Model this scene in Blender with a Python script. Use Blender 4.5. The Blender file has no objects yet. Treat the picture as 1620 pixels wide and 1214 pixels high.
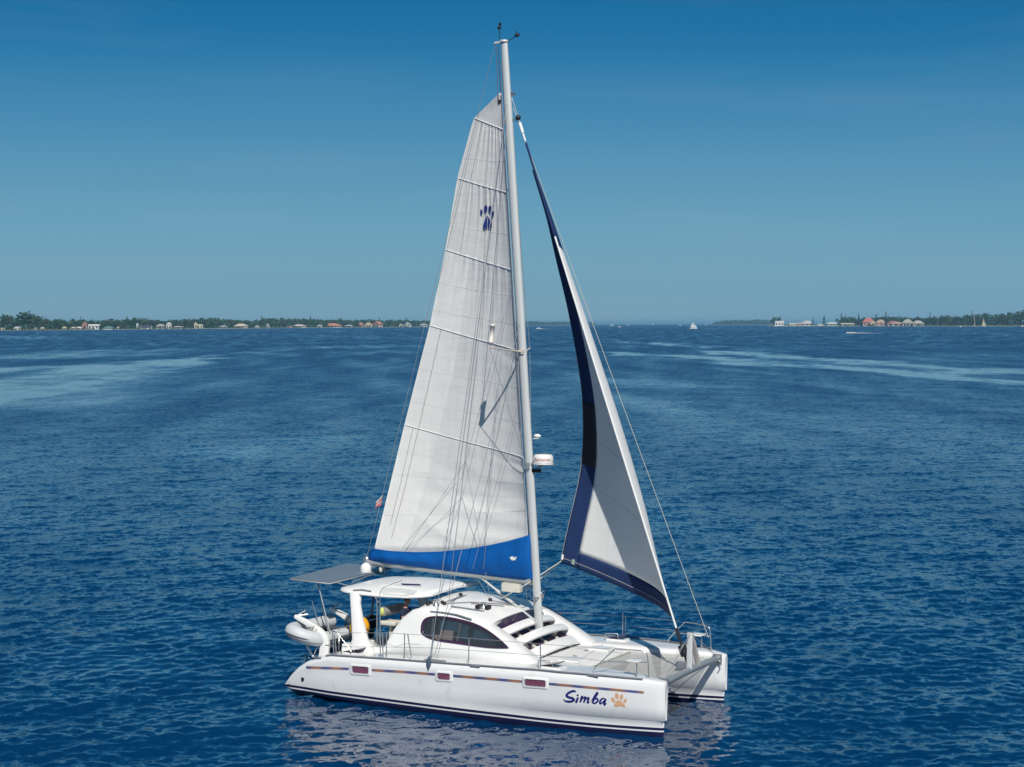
import bpy, math, random
import numpy as np
from mathutils import Vector, Matrix
from mathutils.bvhtree import BVHTree

# ------------------------------------------------------------------ camera, sky, sun
sc = bpy.context.scene
COL = sc.collection
W0, H0, FPX = 1620.0, 1214.0, 2526.7
CB = np.array([21.921186, -41.316133, 9.951592])          # camera in the boat's own frame (x bow, y port, z up)
YAW, PITCH, ROLL = 2.05456513, 0.0170613844, 0.0113595988
UPB = np.array([-0.00337343, -0.02442745, 0.99969591]); UPB /= np.linalg.norm(UPB)
D_ = np.array([math.cos(YAW)*math.cos(PITCH), math.sin(YAW)*math.cos(PITCH), -math.sin(PITCH)])
R_ = np.array([math.sin(YAW), -math.cos(YAW), 0.0]); U_ = np.cross(R_, D_)
R_, U_ = math.cos(ROLL)*R_+math.sin(ROLL)*U_, -math.sin(ROLL)*R_+math.cos(ROLL)*U_
HEEL = np.array(Vector(UPB).rotation_difference(Vector((0, 0, 1))).to_matrix())  # boat frame -> world (a slight heel to port)
CW = HEEL @ CB
camd = bpy.data.cameras.new('camera'); cam = bpy.data.objects.new('camera', camd); COL.objects.link(cam)
camd.sensor_width = 36.0; camd.lens = 36.0*FPX/W0; camd.clip_start = 0.5; camd.clip_end = 90000
rw, uw, dw = HEEL @ R_, HEEL @ U_, HEEL @ D_
M = Matrix.Identity(4)
for i in range(3):
    M[i][0], M[i][1], M[i][2], M[i][3] = rw[i], uw[i], -dw[i], CW[i]
cam.matrix_world = M
sc.camera = cam

SUN_B = np.array([0.41, -0.60, 0.70]); SUN = HEEL @ SUN_B; SUN /= np.linalg.norm(SUN)
EL = math.asin(SUN[2]); AZ = math.atan2(SUN[0], SUN[1])
wd = bpy.data.worlds.new('World'); sc.world = wd; wd.use_nodes = True
nt = wd.node_tree; nt.nodes.clear()
sky = nt.nodes.new('ShaderNodeTexSky'); sky.sky_type = 'NISHITA'; sky.sun_disc = False
sky.sun_elevation = EL; sky.sun_rotation = AZ
sky.altitude = 0; sky.air_density = 0.5; sky.dust_density = 0.0; sky.ozone_density = 6.0
pre = nt.nodes.new('ShaderNodeMix'); pre.data_type = 'RGBA'; pre.blend_type = 'MULTIPLY'; pre.inputs[0].default_value = 1.0; pre.inputs[7].default_value = (0.07, 0.07, 0.07, 1)
cur = nt.nodes.new('ShaderNodeRGBCurve')                     # the photograph's own grading of the sky: deeper blue, softer horizon
SKYC = ([(0, 0), (.06, .006), (.088, .014), (.123, .060), (.193, .128), (.299, .172), (.391, .178), (1, .5)],
        [(0, 0), (.10, .085), (.174, .160), (.238, .244), (.354, .332), (.493, .366), (.586, .36), (1, .5)],
        [(0, 0), (.22, .21), (.369, .358), (.474, .440), (.619, .486), (.723, .492), (.751, .475), (1, .6)])
for c_, pts_ in zip(cur.mapping.curves, SKYC):
    c_.points[0].location = pts_[0]; c_.points[1].location = pts_[-1]
    for p_ in pts_[1:-1]: c_.points.new(*p_)
cur.mapping.update()
post = nt.nodes.new('ShaderNodeMix'); post.data_type = 'RGBA'; post.blend_type = 'MULTIPLY'; post.inputs[0].default_value = 1.0; post.inputs[7].default_value = (10, 10, 10, 1)
bg = nt.nodes.new('ShaderNodeBackground'); bg.inputs[1].default_value = 0.1
wo = nt.nodes.new('ShaderNodeOutputWorld')
nt.links.new(sky.outputs[0], pre.inputs[6]); nt.links.new(pre.outputs[2], cur.inputs['Color']); nt.links.new(cur.outputs[0], post.inputs[6])
stc = nt.nodes.new('ShaderNodeTexCoord'); smp = nt.nodes.new('ShaderNodeMapping'); smp.inputs['Scale'].default_value = (4, 4, 34); snz = nt.nodes.new('ShaderNodeTexNoise'); snz.inputs['Scale'].default_value = 1.0; snz.inputs['Detail'].default_value = 5
smr = nt.nodes.new('ShaderNodeMapRange'); smr.inputs[1].default_value = .48; smr.inputs[2].default_value = .80; smr.inputs[3].default_value = 0.0; smr.inputs[4].default_value = 0.10
smx = nt.nodes.new('ShaderNodeMix'); smx.data_type = 'RGBA'; smx.inputs[7].default_value = (3.6, 4.2, 4.9, 1)          # thin uneven haze cloud
nt.links.new(stc.outputs['Generated'], smp.inputs[0]); nt.links.new(smp.outputs[0], snz.inputs['Vector']); nt.links.new(snz.outputs[0], smr.inputs[0]); nt.links.new(smr.outputs[0], smx.inputs[0])
nt.links.new(post.outputs[2], smx.inputs[6]); nt.links.new(smx.outputs[2], bg.inputs[0]); nt.links.new(bg.outputs[0], wo.inputs[0])
sl = bpy.data.lights.new('sun', 'SUN'); sl.energy = 4.5; sl.angle = math.radians(0.53); sl.color = (1.0, 0.955, 0.88)
so = bpy.data.objects.new('sun', sl); COL.objects.link(so)
so.rotation_euler = Vector(SUN).to_track_quat('Z', 'Y').to_euler(); so.location = (0, 0, 60)
sc.view_settings.view_transform = 'Standard'; sc.view_settings.look = 'None'
sc.view_settings.exposure = 0.0; sc.view_settings.gamma = 1.0
sc.render.engine = 'CYCLES'
sc.cycles.use_denoising = True
sc.cycles.max_bounces = 8; sc.cycles.transparent_max_bounces = 12; sc.cycles.volume_bounces = 0

rnd = random.Random(7); NR = np.random.RandomState(5)
A = lambda *v: np.array(v, float)

def ray(px, py):
    v = D_*FPX + (px-W0/2)*R_ - (py-H0/2)*U_
    return CB, v/np.linalg.norm(v)
def at(px, py, axis, val):
    """point of the boat frame seen at photo pixel (px,py) on the plane axis=val"""
    C, v = ray(px, py); i = 'xyz'.index(axis); return C + v*(val-C[i])/v[i]
def gp(px, dist, z=0.0):
    """world point at photo column px, at a distance along the view, at height z above the water"""
    v = dw*FPX + (px-W0/2)*rw; v = v[:2]/FPX
    return A(CW[0]+v[0]*dist, CW[1]+v[1]*dist, z)
def gpy(px, py):
    v = dw*FPX + (px-W0/2)*rw - (py-H0/2)*uw
    return CW - v*(CW[2]/v[2])

# ------------------------------------------------------------------ materials
MATS = {}
def mat(name, col, rough=0.5, metal=0.0, var=0.08, scale=3.0, bump=0.0, bscale=20.0, trans=0.0, spec=0.5, coat=0.0, stretch=(1, 1, 1), alpha=1.0):
    if name in MATS: return MATS[name]
    m = bpy.data.materials.new(name); m.use_nodes = True; n = m.node_tree.nodes; l = m.node_tree.links
    b = n['Principled BSDF']; b.inputs['Roughness'].default_value = rough; b.inputs['Metallic'].default_value = metal
    b.inputs['Specular IOR Level'].default_value = spec; b.inputs['Coat Weight'].default_value = coat; b.inputs['Coat Roughness'].default_value = 0.08
    tc = n.new('ShaderNodeTexCoord'); mp = n.new('ShaderNodeMapping'); mp.inputs['Scale'].default_value = stretch
    l.new(tc.outputs['Object'], mp.inputs[0])
    nz = n.new('ShaderNodeTexNoise'); nz.inputs['Scale'].default_value = scale; nz.inputs['Detail'].default_value = 5
    l.new(mp.outputs[0], nz.inputs['Vector'])
    mx = n.new('ShaderNodeMix'); mx.data_type = 'RGBA'
    c = np.array(col[:3])
    mx.inputs[6].default_value = (*np.clip(c*(1-var*1.6), 0, 1), 1); mx.inputs[7].default_value = (*np.clip(c*(1+var*1.2), 0, 1), 1)
    l.new(nz.outputs[0], mx.inputs[0]); l.new(mx.outputs[2], b.inputs['Base Color'])
    m['mix'] = mx.name
    if bump:
        n2 = n.new('ShaderNodeTexNoise'); n2.inputs['Scale'].default_value = bscale; n2.inputs['Detail'].default_value = 4
        l.new(mp.outputs[0], n2.inputs['Vector'])
        bp = n.new('ShaderNodeBump'); bp.inputs['Strength'].default_value = bump; bp.inputs['Distance'].default_value = 0.02
        l.new(n2.outputs[0], bp.inputs['Height']); l.new(bp.outputs[0], b.inputs['Normal'])
    if trans:
        t = n.new('ShaderNodeBsdfTranslucent'); l.new(mx.outputs[2], t.inputs[0])
        ms = n.new('ShaderNodeMixShader'); ms.inputs[0].default_value = trans
        l.new(b.outputs[0], ms.inputs[1]); l.new(t.outputs[0], ms.inputs[2]); l.new(ms.outputs[0], n['Material Output'].inputs[0])
    if alpha < 1:
        t = n.new('ShaderNodeBsdfTransparent'); ms = n.new('ShaderNodeMixShader'); ms.inputs[0].default_value = alpha
        l.new(t.outputs[0], ms.inputs[1]); l.new(b.outputs[0], ms.inputs[2]); l.new(ms.outputs[0], n['Material Output'].inputs[0])
    MATS[name] = m
    return m

def hull_mat():
    m = mat('hull_gelcoat', (0.74, 0.75, 0.75), 0.22, var=0.035, scale=1.3, coat=0.3, stretch=(1, 1, 0.35)); n = m.node_tree.nodes; l = m.node_tree.links
    b = n['Principled BSDF']; mx = n[m['mix']]
    tc = n.new('ShaderNodeTexCoord'); sp = n.new('ShaderNodeSeparateXYZ'); l.new(tc.outputs['Object'], sp.inputs[0])
    z = n.new('ShaderNodeMath'); z.operation = 'MULTIPLY_ADD'; z.inputs[1].default_value = 0.0; z.inputs[2].default_value = 0.0
    l.new(sp.outputs[0], z.inputs[0])
    zz = n.new('ShaderNodeMath'); zz.operation = 'ADD'; l.new(sp.outputs[2], zz.inputs[0]); l.new(z.outputs[0], zz.inputs[1])
    # small scuffs
    nz = n.new('ShaderNodeTexNoise'); nz.inputs['Scale'].default_value = 2.2; nz.inputs['Detail'].default_value = 8; l.new(tc.outputs['Object'], nz.inputs['Vector'])
    cr0 = n.new('ShaderNodeValToRGB'); cr0.color_ramp.elements[0].position = 0.60; cr0.color_ramp.elements[0].color = (1, 1, 1, 1)
    cr0.color_ramp.elements[1].position = 0.8; cr0.color_ramp.elements[1].color = (.82, .82, .8, 1); l.new(nz.outputs[0], cr0.inputs[0])
    mu = n.new('ShaderNodeMix'); mu.data_type = 'RGBA'; mu.blend_type = 'MULTIPLY'; mu.inputs[0].default_value = 1
    l.new(mx.outputs[2], mu.inputs[6]); l.new(cr0.outputs[0], mu.inputs[7])
    cr = n.new('ShaderNodeValToRGB'); cr.color_ramp.interpolation = 'CONSTANT'; e = cr.color_ramp.elements
    # mask 0 = navy, .5 = white line
    e[0].position = 0; e[0].color = (0, 0, 0, 1); e[1].position = 0.092; e[1].color = (1, 1, 1, 1)
    for p, v in ((0.130, 0), (0.207, 1)):
        k = cr.color_ramp.elements.new(p); k.color = (v, v, v, 1)
    l.new(zz.outputs[0], cr.inputs[0])
    nv = n.new('ShaderNodeMix'); nv.data_type = 'RGBA'; nv.inputs[6].default_value = (0.012, 0.013, 0.05, 1)
    l.new(cr.outputs[0], nv.inputs[0]); l.new(mu.outputs[2], nv.inputs[7]); l.new(nv.outputs[2], b.inputs['Base Color'])
    return m

def stripe_mat():
    m = mat('cove_stripe', (0.4, 0.3, 0.3), 0.4, var=0); n = m.node_tree.nodes; l = m.node_tree.links; b = n['Principled BSDF']
    tc = n.new('ShaderNodeTexCoord'); sp = n.new('ShaderNodeSeparateXYZ'); l.new(tc.outputs['Object'], sp.inputs[0])
    a = n.new('ShaderNodeMath'); a.operation = 'MULTIPLY'; a.inputs[1].default_value = 8.6; l.new(sp.outputs[0], a.inputs[0])
    c = n.new('ShaderNodeMath'); c.operation = 'SINE'; l.new(a.outputs[0], c.inputs[0])
    d = n.new('ShaderNodeMath'); d.operation = 'MULTIPLY_ADD'; d.inputs[1].default_value = .62; d.inputs[2].default_value = 0.5; d.use_clamp = True; l.new(c.outputs[0], d.inputs[0])
    mx = n.new('ShaderNodeMix'); mx.data_type = 'RGBA'; mx.inputs[6].default_value = (0.36, 0.17, 0.10, 1); mx.inputs[7].default_value = (0.085, 0.10, 0.25, 1)
    l.new(d.outputs[0], mx.inputs[0]); l.new(mx.outputs[2], b.inputs['Base Color']); return m

def sail_mat(name, col, bump=0.25, trans=0.22):
    """cloth with soft creases: two stretched noises for the bump"""
    m = mat(name, col, 0.55, var=0.05, scale=0.6, trans=trans, spec=0.25); n = m.node_tree.nodes; l = m.node_tree.links; b = n['Principled BSDF']
    tc = n.new('ShaderNodeTexCoord')
    hs_ = []
    for sc_, s, d, st in ((1.0, (0.6, 0.6, 2.6), 4, 1.0), (1.2, (3.2, 3.2, 0.22), 3, 0.55), (14.0, (1, 1, 1), 3, 0.05)):
        mp = n.new('ShaderNodeMapping'); mp.inputs['Scale'].default_value = s; mp.inputs['Rotation'].default_value = (0.1, 0.25, 0); l.new(tc.outputs['Object'], mp.inputs[0])
        z = n.new('ShaderNodeTexNoise'); z.inputs['Scale'].default_value = sc_; z.inputs['Detail'].default_value = d; z.inputs['Distortion'].default_value = 0.6
        l.new(mp.outputs[0], z.inputs['Vector'])
        k = n.new('ShaderNodeMath'); k.operation = 'MULTIPLY'; k.inputs[1].default_value = st; l.new(z.outputs[0], k.inputs[0]); hs_.append(k)
    a = n.new('ShaderNodeMath'); l.new(hs_[0].outputs[0], a.inputs[0]); l.new(hs_[1].outputs[0], a.inputs[1])
    a2 = n.new('ShaderNodeMath'); l.new(a.outputs[0], a2.inputs[0]); l.new(hs_[2].outputs[0], a2.inputs[1])
    bp = n.new('ShaderNodeBump'); bp.inputs['Strength'].default_value = bump; bp.inputs['Distance'].default_value = 0.12
    l.new(a2.outputs[0], bp.inputs['Height']); l.new(bp.outputs[0], b.inputs['Normal'])
    for q in n:
        if q.type == 'BSDF_TRANSLUCENT': l.new(bp.outputs[0], q.inputs['Normal'])
    return m

WHITE = mat('gelcoat', (0.80, 0.80, 0.78), 0.28, var=0.03, scale=2, coat=0.2)
DECK = mat('nonskid_deck', (0.74, 0.74, 0.72), 0.6, var=0.05, scale=4, bump=0.15, bscale=120)
HULLM = hull_mat(); STRIPE = stripe_mat()
MAROON = mat('window_frame', (0.055, 0.02, 0.06), 0.3, var=0.1)
GLASS = mat('smoked_glass', (0.02, 0.028, 0.035), 0.04, spec=0.9, var=0.2, alpha=0.5)
DARKGL = mat('tinted_hatch', (0.05, 0.022, 0.06), 0.12, spec=0.7, var=0.2)
PORTGL = mat('port_glass', (0.20, 0.07, 0.12), 0.15, spec=0.7, var=0.3, scale=9)
STEEL = mat('stainless', (0.62, 0.61, 0.6), 0.28, metal=0.85, var=0.05)
ALU = mat('mast_aluminium', (0.56, 0.58, 0.575), 0.42, metal=0.15, var=0.05, scale=1.5, stretch=(3, 3, .3))
ALUG = mat('grey_aluminium', (0.30, 0.34, 0.36), 0.45, metal=0.3, var=0.08)
RAILG = mat('toe_rail_grey', (0.17, 0.19, 0.22), 0.5, var=0.1)
WIRE = mat('rigging_wire', (0.30, 0.31, 0.33), 0.5, metal=0.2)
ROPE = mat('rope', (0.52, 0.52, 0.46), 0.8, var=0.2, scale=30)
ROPED = mat('dark_rope', (0.12, 0.11, 0.14), 0.8, var=0.2, scale=30)
BLACK = mat('black_plastic', (0.015, 0.014, 0.02), 0.45)
SAIL = sail_mat('mainsail_cloth', (0.80, 0.80, 0.785), 0.18, 0.20)
SAILL = sail_mat('mainsail_cloth_pale', (0.87, 0.865, 0.84), 0.18, 0.20)  # paler tone for the band along the leech
SAILJ = sail_mat('jib_cloth', (0.90, 0.90, 0.885), 0.16, 0.30)
BATTEN = mat('batten_pocket', (0.70, 0.71, 0.70), 0.6)
NAVY = mat('uv_cloth_navy', (0.018, 0.040, 0.125), 0.7, var=0.12, trans=0.12, spec=0.2)
EMBN = mat('emblem_navy', (0.012, 0.035, 0.20), 0.6)
LETTER = mat('lettering_navy', (0.012, 0.018, 0.15), 0.4)
PEACH = mat('emblem_peach', (0.62, 0.36, 0.22), 0.5)
COVER = mat('blue_canvas', (0.0005, 0.09, 0.34), 0.75, var=0.12, scale=2.5, bump=0.35, bscale=3.0, spec=0.2)
NET = mat('trampoline_net', (0.56, 0.56, 0.54), 0.85, var=0.06, scale=8, bump=0.3, bscale=160, alpha=0.55)
RUBBER = mat('dinghy_rubber', (0.55, 0.58, 0.60), 0.55, var=0.08)
RUBBERD = mat('dinghy_dark_trim', (0.07, 0.08, 0.10), 0.6)
HULLD = mat('dinghy_hull', (0.16, 0.22, 0.24), 0.5)
SOLAR = mat('solar_cells', (0.17, 0.205, 0.25), 0.35, spec=0.6, var=0.15, scale=8)
YELLOW = mat('yellow_float', (0.75, 0.36, 0.01), 0.6, var=0.1)
CREAM = mat('cream_vinyl', (0.62, 0.60, 0.52), 0.6)
GREYV = mat('grey_vinyl', (0.27, 0.27, 0.27), 0.7)
CURT = mat('beige_panel', (0.50, 0.42, 0.36), 0.7, var=0.1)
INT = mat('cabin_dark', (0.075, 0.085, 0.095), 0.8, var=.5, scale=1.6)
RED = mat('radar_red', (0.5, 0.03, 0.04), 0.5)
FLAGR = mat('flag_red', (0.72, 0.22, 0.22), 0.8, trans=0.3); FLAGW = mat('flag_white', (0.78, 0.74, 0.72), 0.8, trans=0.3)
SKIN = mat('skin', (0.42, 0.22, 0.15), 0.55); SHIRT = mat('navy_shirt', (0.012, 0.018, 0.05), 0.85); SHORTS = mat('khaki_shorts', (0.30, 0.25, 0.18), 0.85); HAIR = mat('hair', (0.05, 0.035, 0.025), 0.8)
SLATE = mat('slate_blue', (0.06, 0.09, 0.14), 0.7)
REFL = mat('reflector_plastic', (0.66, 0.62, 0.58), 0.4); 

# ------------------------------------------------------------------ mesh builder
BASE = {}
class MB:
    def __init__(s): s.v = []; s.f = []; s.m = []; s.s = []
    def add(s, V, F, mi=0, smooth=True):
        o = len(s.v); s.v.extend([tuple(map(float, p)) for p in V])
        for f in F: s.f.append([i+o for i in f]); s.m.append(mi); s.s.append(smooth)
        return s
    def loft(s, rings, closed=True, caps=True, mi=0, smooth=True):
        n = len(rings[0]); V = [p for r in rings for p in r]; F = []
        for i in range(len(rings)-1):
            for j in range(n if closed else n-1):
                k = (j+1) % n; F.append([i*n+j, i*n+k, (i+1)*n+k, (i+1)*n+j])
        s.add(V, F, mi, smooth)
        if caps and closed:
            for r in (rings[0][::-1], rings[-1]):
                c = np.mean(np.array(r), 0); s.add(list(r)+[c], [[i, (i+1) % n, n] for i in range(n)], mi, False)
        return s
    def grid(s, P, mi=0, smooth=True):
        P = np.asarray(P); a, b = P.shape[:2]
        F = [[i*b+j, i*b+j+1, (i+1)*b+j+1, (i+1)*b+j] for i in range(a-1) for j in range(b-1)]
        return s.add(P.reshape(-1, 3), F, mi, smooth)
    def tube(s, pts, r, n=8, mi=0, caps=True, flat=1.0):
        P = [np.array(p, float) for p in pts]; r = r if hasattr(r, '__len__') else [r]*len(P); rings = []
        up = None
        for i, p in enumerate(P):
            t = P[min(i+1, len(P)-1)]-P[max(i-1, 0)]; t = t/(np.linalg.norm(t)+1e-12)
            if up is None:
                up = A(0, 0, 1) if abs(t[2]) < 0.9 else A(1, 0, 0)
            a = np.cross(t, up); a /= np.linalg.norm(a)+1e-12; up = np.cross(a, t)
            rings.append([p+r[i]*(math.cos(2*math.pi*k/n)*a+flat*math.sin(2*math.pi*k/n)*up) for k in range(n)])
        return s.loft(rings, True, caps, mi)
    def box(s, c, d, R=None, mi=0, taper=1.0):
        c = np.array(c, float); d = np.array(d, float)/2; V = []
        for z in (-1, 1):
            for x, y in ((-1, -1), (1, -1), (1, 1), (-1, 1)):
                q = A(x*d[0]*(taper if z > 0 else 1), y*d[1]*(taper if z > 0 else 1), z*d[2]); V.append(c+(R @ q if R is not None else q))
        return s.add(V, [[3, 2, 1, 0], [4, 5, 6, 7], [0, 1, 5, 4], [1, 2, 6, 5], [2, 3, 7, 6], [3, 0, 4, 7]], mi, False)
    def bar(s, a, b, w, h, mi=0, up=(0, 0, 1)):
        a, b = np.array(a, float), np.array(b, float); t = (b-a)/np.linalg.norm(b-a); x = np.cross(t, up); x /= np.linalg.norm(x); u = np.cross(x, t)
        rg = lambda p: [p-x*w/2-u*h/2, p+x*w/2-u*h/2, p+x*w/2+u*h/2, p-x*w/2+u*h/2]
        return s.loft([rg(a), rg(b)], True, True, mi, False)
    def prism(s, poly, off, mi=0):
        poly = [np.array(p, float) for p in poly]; n = len(poly); off = np.array(off, float)
        V = poly+[p+off for p in poly]; c0 = np.mean(poly, 0); V += [c0, c0+off]
        F = [[i, (i+1) % n, n+(i+1) % n, n+i] for i in range(n)]+[[(i+1) % n, i, 2*n] for i in range(n)]+[[n+i, n+(i+1) % n, 2*n+1] for i in range(n)]
        return s.add(V, F, mi, False)
    def ell(s, c, r, nu=16, nv=10, R=None, mi=0):
        c = np.array(c, float); r = np.array(r, float) if hasattr(r, '__len__') else A(r, r, r)
        rings = []
        for i in range(nv+1):
            t = math.pi*(i/nv) if 0 < i < nv else (0.02 if i == 0 else math.pi-0.02)
            rg = []
            for k in range(nu):
                q = A(math.sin(t)*math.cos(2*math.pi*k/nu), math.sin(t)*math.sin(2*math.pi*k/nu), -math.cos(t))*r
                rg.append(c+(R @ q if R is not None else q))
            rings.append(rg)
        return s.loft(rings, True, True, mi)
    def lathe(s, c, prof, n=24, mi=0, R=None):
        c = np.array(c, float)
        return s.loft([[c+(R @ A(r*math.cos(2*math.pi*k/n), r*math.sin(2*math.pi*k/n), z) if R is not None else A(r*math.cos(2*math.pi*k/n), r*math.sin(2*math.pi*k/n), z)) for k in range(n)] for r, z in prof], True, True, mi)
    def mirror(s):
        """add the copy mirrored in y"""
        V = [(x, -y, z) for x, y, z in s.v]; o = len(s.v); n = len(s.f); s.v.extend(V)
        for i in range(n): s.f.append([k+o for k in s.f[i]][::-1]); s.m.append(s.m[i]); s.s.append(s.s[i])
        return s
    def bvh(s): return BVHTree.FromPolygons([Vector(p) for p in s.v], s.f)
    def pieces(s):
        """the separate pieces of this mesh, each as its own builder"""
        key = {}; par = {}
        def find(a):
            while par[a] != a: par[a] = par[par[a]]; a = par[a]
            return a
        ids = []
        for p in s.v:
            k = (round(p[0], 4), round(p[1], 4), round(p[2], 4)); i = key.setdefault(k, len(key)); par.setdefault(i, i); ids.append(i)
        for f in s.f:
            for j in f[1:]:
                a, b = find(ids[f[0]]), find(ids[j])
                if a != b: par[a] = b
        out = {}
        for f, m, sm in zip(s.f, s.m, s.s):
            q, mp = out.setdefault(find(ids[f[0]]), (MB(), {}))
            g = []
            for j in f:
                if j not in mp: mp[j] = len(q.v); q.v.append(s.v[j])
                g.append(mp[j])
            q.f.append(g); q.m.append(m); q.s.append(sm)
        return [q for q, _ in out.values()]
    def build_each(s, name, mats, parent=None, **k):
        return [q.build(name, mats, parent, **k) for q in s.pieces()]
    def build(s, name, mats, parent=None, bevel=0.0, solid=0.0, sub=0):
        me = bpy.data.meshes.new(name); b = BASE.get(parent.name, np.zeros(3)) if parent else np.zeros(3)
        me.from_pydata([(p[0]-b[0], p[1]-b[1], p[2]-b[2]) for p in s.v], [], s.f)
        for m in (mats if isinstance(mats, (list, tuple)) else [mats]): me.materials.append(m)
        me.polygons.foreach_set('material_index', s.m); me.polygons.foreach_set('use_smooth', s.s); me.update()
        o = bpy.data.objects.new(name, me); COL.objects.link(o)
        if parent: o.parent = parent; BASE[o.name] = b
        if solid:
            k = o.modifiers.new('thick', 'SOLIDIFY'); k.thickness = solid; k.offset = 0
        if bevel:
            k = o.modifiers.new('bevel', 'BEVEL'); k.width = bevel; k.segments = 3; k.limit_method = 'ANGLE'; k.angle_limit = math.radians(35)
        if sub:
            k = o.modifiers.new('sub', 'SUBSURF'); k.levels = sub; k.render_levels = sub
        return o

def tag(o, label, cat=None, group=None, kind=None):
    if label: o['label'] = label
    if cat: o['category'] = cat
    if group: o['group'] = group
    if kind: o['kind'] = kind
    return o
HM4 = Matrix([[*HEEL[0], 0], [*HEEL[1], 0], [*HEEL[2], 0], [0, 0, 0, 1]])
def boat_thing(name, label, cat, base=(0, 0, 0), group=None):
    """an Empty in the boat's heeled frame; parts are given in boat coordinates"""
    o = bpy.data.objects.new(name, None); COL.objects.link(o); o.empty_display_size = 0.3
    o.matrix_world = Matrix.Translation(Vector(HEEL @ np.array(base, float))) @ HM4
    BASE[o.name] = np.array(base, float); return tag(o, label, cat, group)
def world_thing(name, label, cat, base, group=None):
    o = bpy.data.objects.new(name, None); COL.objects.link(o); o.location = tuple(base); BASE[o.name] = np.array(base, float)
    return tag(o, label, cat, group)
def ip(x, xs, ys): return float(np.interp(x, xs, ys))
def cr(pts, n=8):
    """Catmull-Rom through points"""
    P = [np.array(p, float) for p in pts]; P = [2*P[0]-P[1]]+P+[2*P[-1]-P[-2]]; out = []
    for i in range(1, len(P)-2):
        for k in range(n):
            t = k/n; a, b, c, d = P[i-1:i+3]
            out.append(0.5*((2*b)+(c-a)*t+(2*a-5*b+4*c-d)*t*t+(3*b-a-3*c+d)*t**3))
    out.append(P[-2]); return out

# ================================================================== the catamaran
boat = boat_thing('catamaran', 'white cruising catamaran with tall mast and navy lettering, sailing across the blue water', 'catamaran')
CY = 2.28
XS = [-5.80, -5.72, -5.5, -5.25, -4.95, -4.6, -4.1, -3.4, -2.6, -1.6, -.6, .5, 1.6, 2.7, 3.5, 4.2, 4.8, 5.25, 5.6, 5.85, 6.0]
def sheer(x): return ip(x, [-5.8, -5.72, -5.5, -5.25, -4.95, -4.6, -4.1, -2, -.3, 2.66, 4.5, 5.6, 5.85, 6.02], [.17, .26, .55, .78, .97, 1.12, 1.24, 1.34, 1.40, 1.50, 1.51, 1.48, 1.455, 1.415])
def hwd(x): return ip(x, [-5.8, -5, -4, -2.5, 0, 2, 3.3, 4.3, 5, 5.5, 5.8, 5.95, 6.02], [.55, .65, .72, .77, .78, .77, .73, .62, .48, .345, .24, .17, .135])
def hww(x): return ip(x, [-5.8, -4, 0, 3, 4.5, 5.5, 5.9, 6.02], [.47, .66, .72, .60, .42, .19, .08, .045])
def zkeel(x): return ip(x, [-5.8, -5.2, -4.2, -2.5, 0, 4, 5.7, 6.02], [.10, .03, -.2, -.45, -.55, -.5, -.38, -.2])
def hull_ring(x, sg):
    w, ww, zs, zk = hwd(x), hww(x), sheer(x), zkeel(x); zw = min(.02, zs-.15) if zs > .3 else zk+.03
    fr = lambda f: zw+(zs-zw)*f
    kn = fr(.255) if x > -3 else fr(.2); ko = ip(x, [.5, 4, 6], [.026, .052, .05])
    pr = [(.6*ww, zk+.3*(zw-zk)), (ww, zw), (ww+.012, fr(.12)), (ww+.02, kn), (ww+ko, kn+.02), (w*.62+(ww+ko)*.38, fr(.5)), (w*.97, fr(.74)), (w, fr(.85)), (w*.985, fr(.91)), (w*.93, fr(.965)), (w*.84, fr(.993)), (w*.5, fr(1.0))]
    sx = lambda z: x+(.075 if x > 5.95 and z > kn+.01 else 0)
    out = [(o, z) for o, z in pr]
    ring = [A(x, CY*sg, zk)]+[A(sx(z), CY*sg-o, z) for o, z in out]+[A(sx(zs), CY*sg, fr(1.003))]+[A(sx(z), CY*sg+o, z) for o, z in out[::-1]]
    return ring
HBVH = {}
for sg in (-1, 1):
    hb = MB(); rings = [hull_ring(x, sg) for x in XS]
    # rounded nose
    last = rings[-1]; tip = []
    for p in last:
        tip.append(A(p[0]+.035, CY*sg+(p[1]-CY*sg)*.55, p[2] if p[2] < 1.2 else 1.2+(p[2]-1.2)*.72))
    hb.loft(rings+[tip])
    hull = hb.build('hull', HULLM, boat); HBVH[sg] = hb.bvh()
    # toe rail
    for y in ((-1,) if sg < 0 else (1,)):
        t = MB(); rl = [A(x, sg*CY+y*hwd(x)*.90, sheer(x)+.012) for x in np.linspace(-4.25, 5.55, 40)]
        t.tube(rl, .026, 6, flat=1.0); t.build('toe_rail', RAILG, hull)
    # deck hatches with dark lids propped open
    for hx in ((-3.55, 2.85) if sg < 0 else (2.65,)):
        hz = sheer(hx)
        hm = MB(); hm.box((hx, sg*2.42, hz+.02), (.62, .46, .05)); 
        Rm = np.array(Matrix.Rotation(math.radians(-12), 3, 'Y')); hm.box((hx-.02, sg*2.42, hz+.105), (.56, .42, .025), Rm, 1)
        hm.build('deck_hatch', [WHITE, DARKGL], hull, bevel=.012)
        hm = MB(); hm.tube([A(hx-.35, sg*2.42-.22, hz+.02), A(hx-.33, sg*2.42-.22, hz+.2), A(hx+.05, sg*2.42-.22, hz+.22), A(hx+.1, sg*2.42-.22, hz+.05)], .013, 6)
        hm.build('hatch_guard', STEEL, hull)
    # deck cleats
    for cx in (-4.55, .75, 4.25):
        cl = MB(); y = sg*CY+(-1 if sg < 0 else 1)*hwd(cx)*.955; z = sheer(cx)-.005
        cl.bar((cx-.15, y, z), (cx+.15, y, z), .05, .045); cl.build('cleat', RAILG, hull, bevel=.012)
    if sg < 0: hull_s = hull
    else: hull_p = hull

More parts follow.
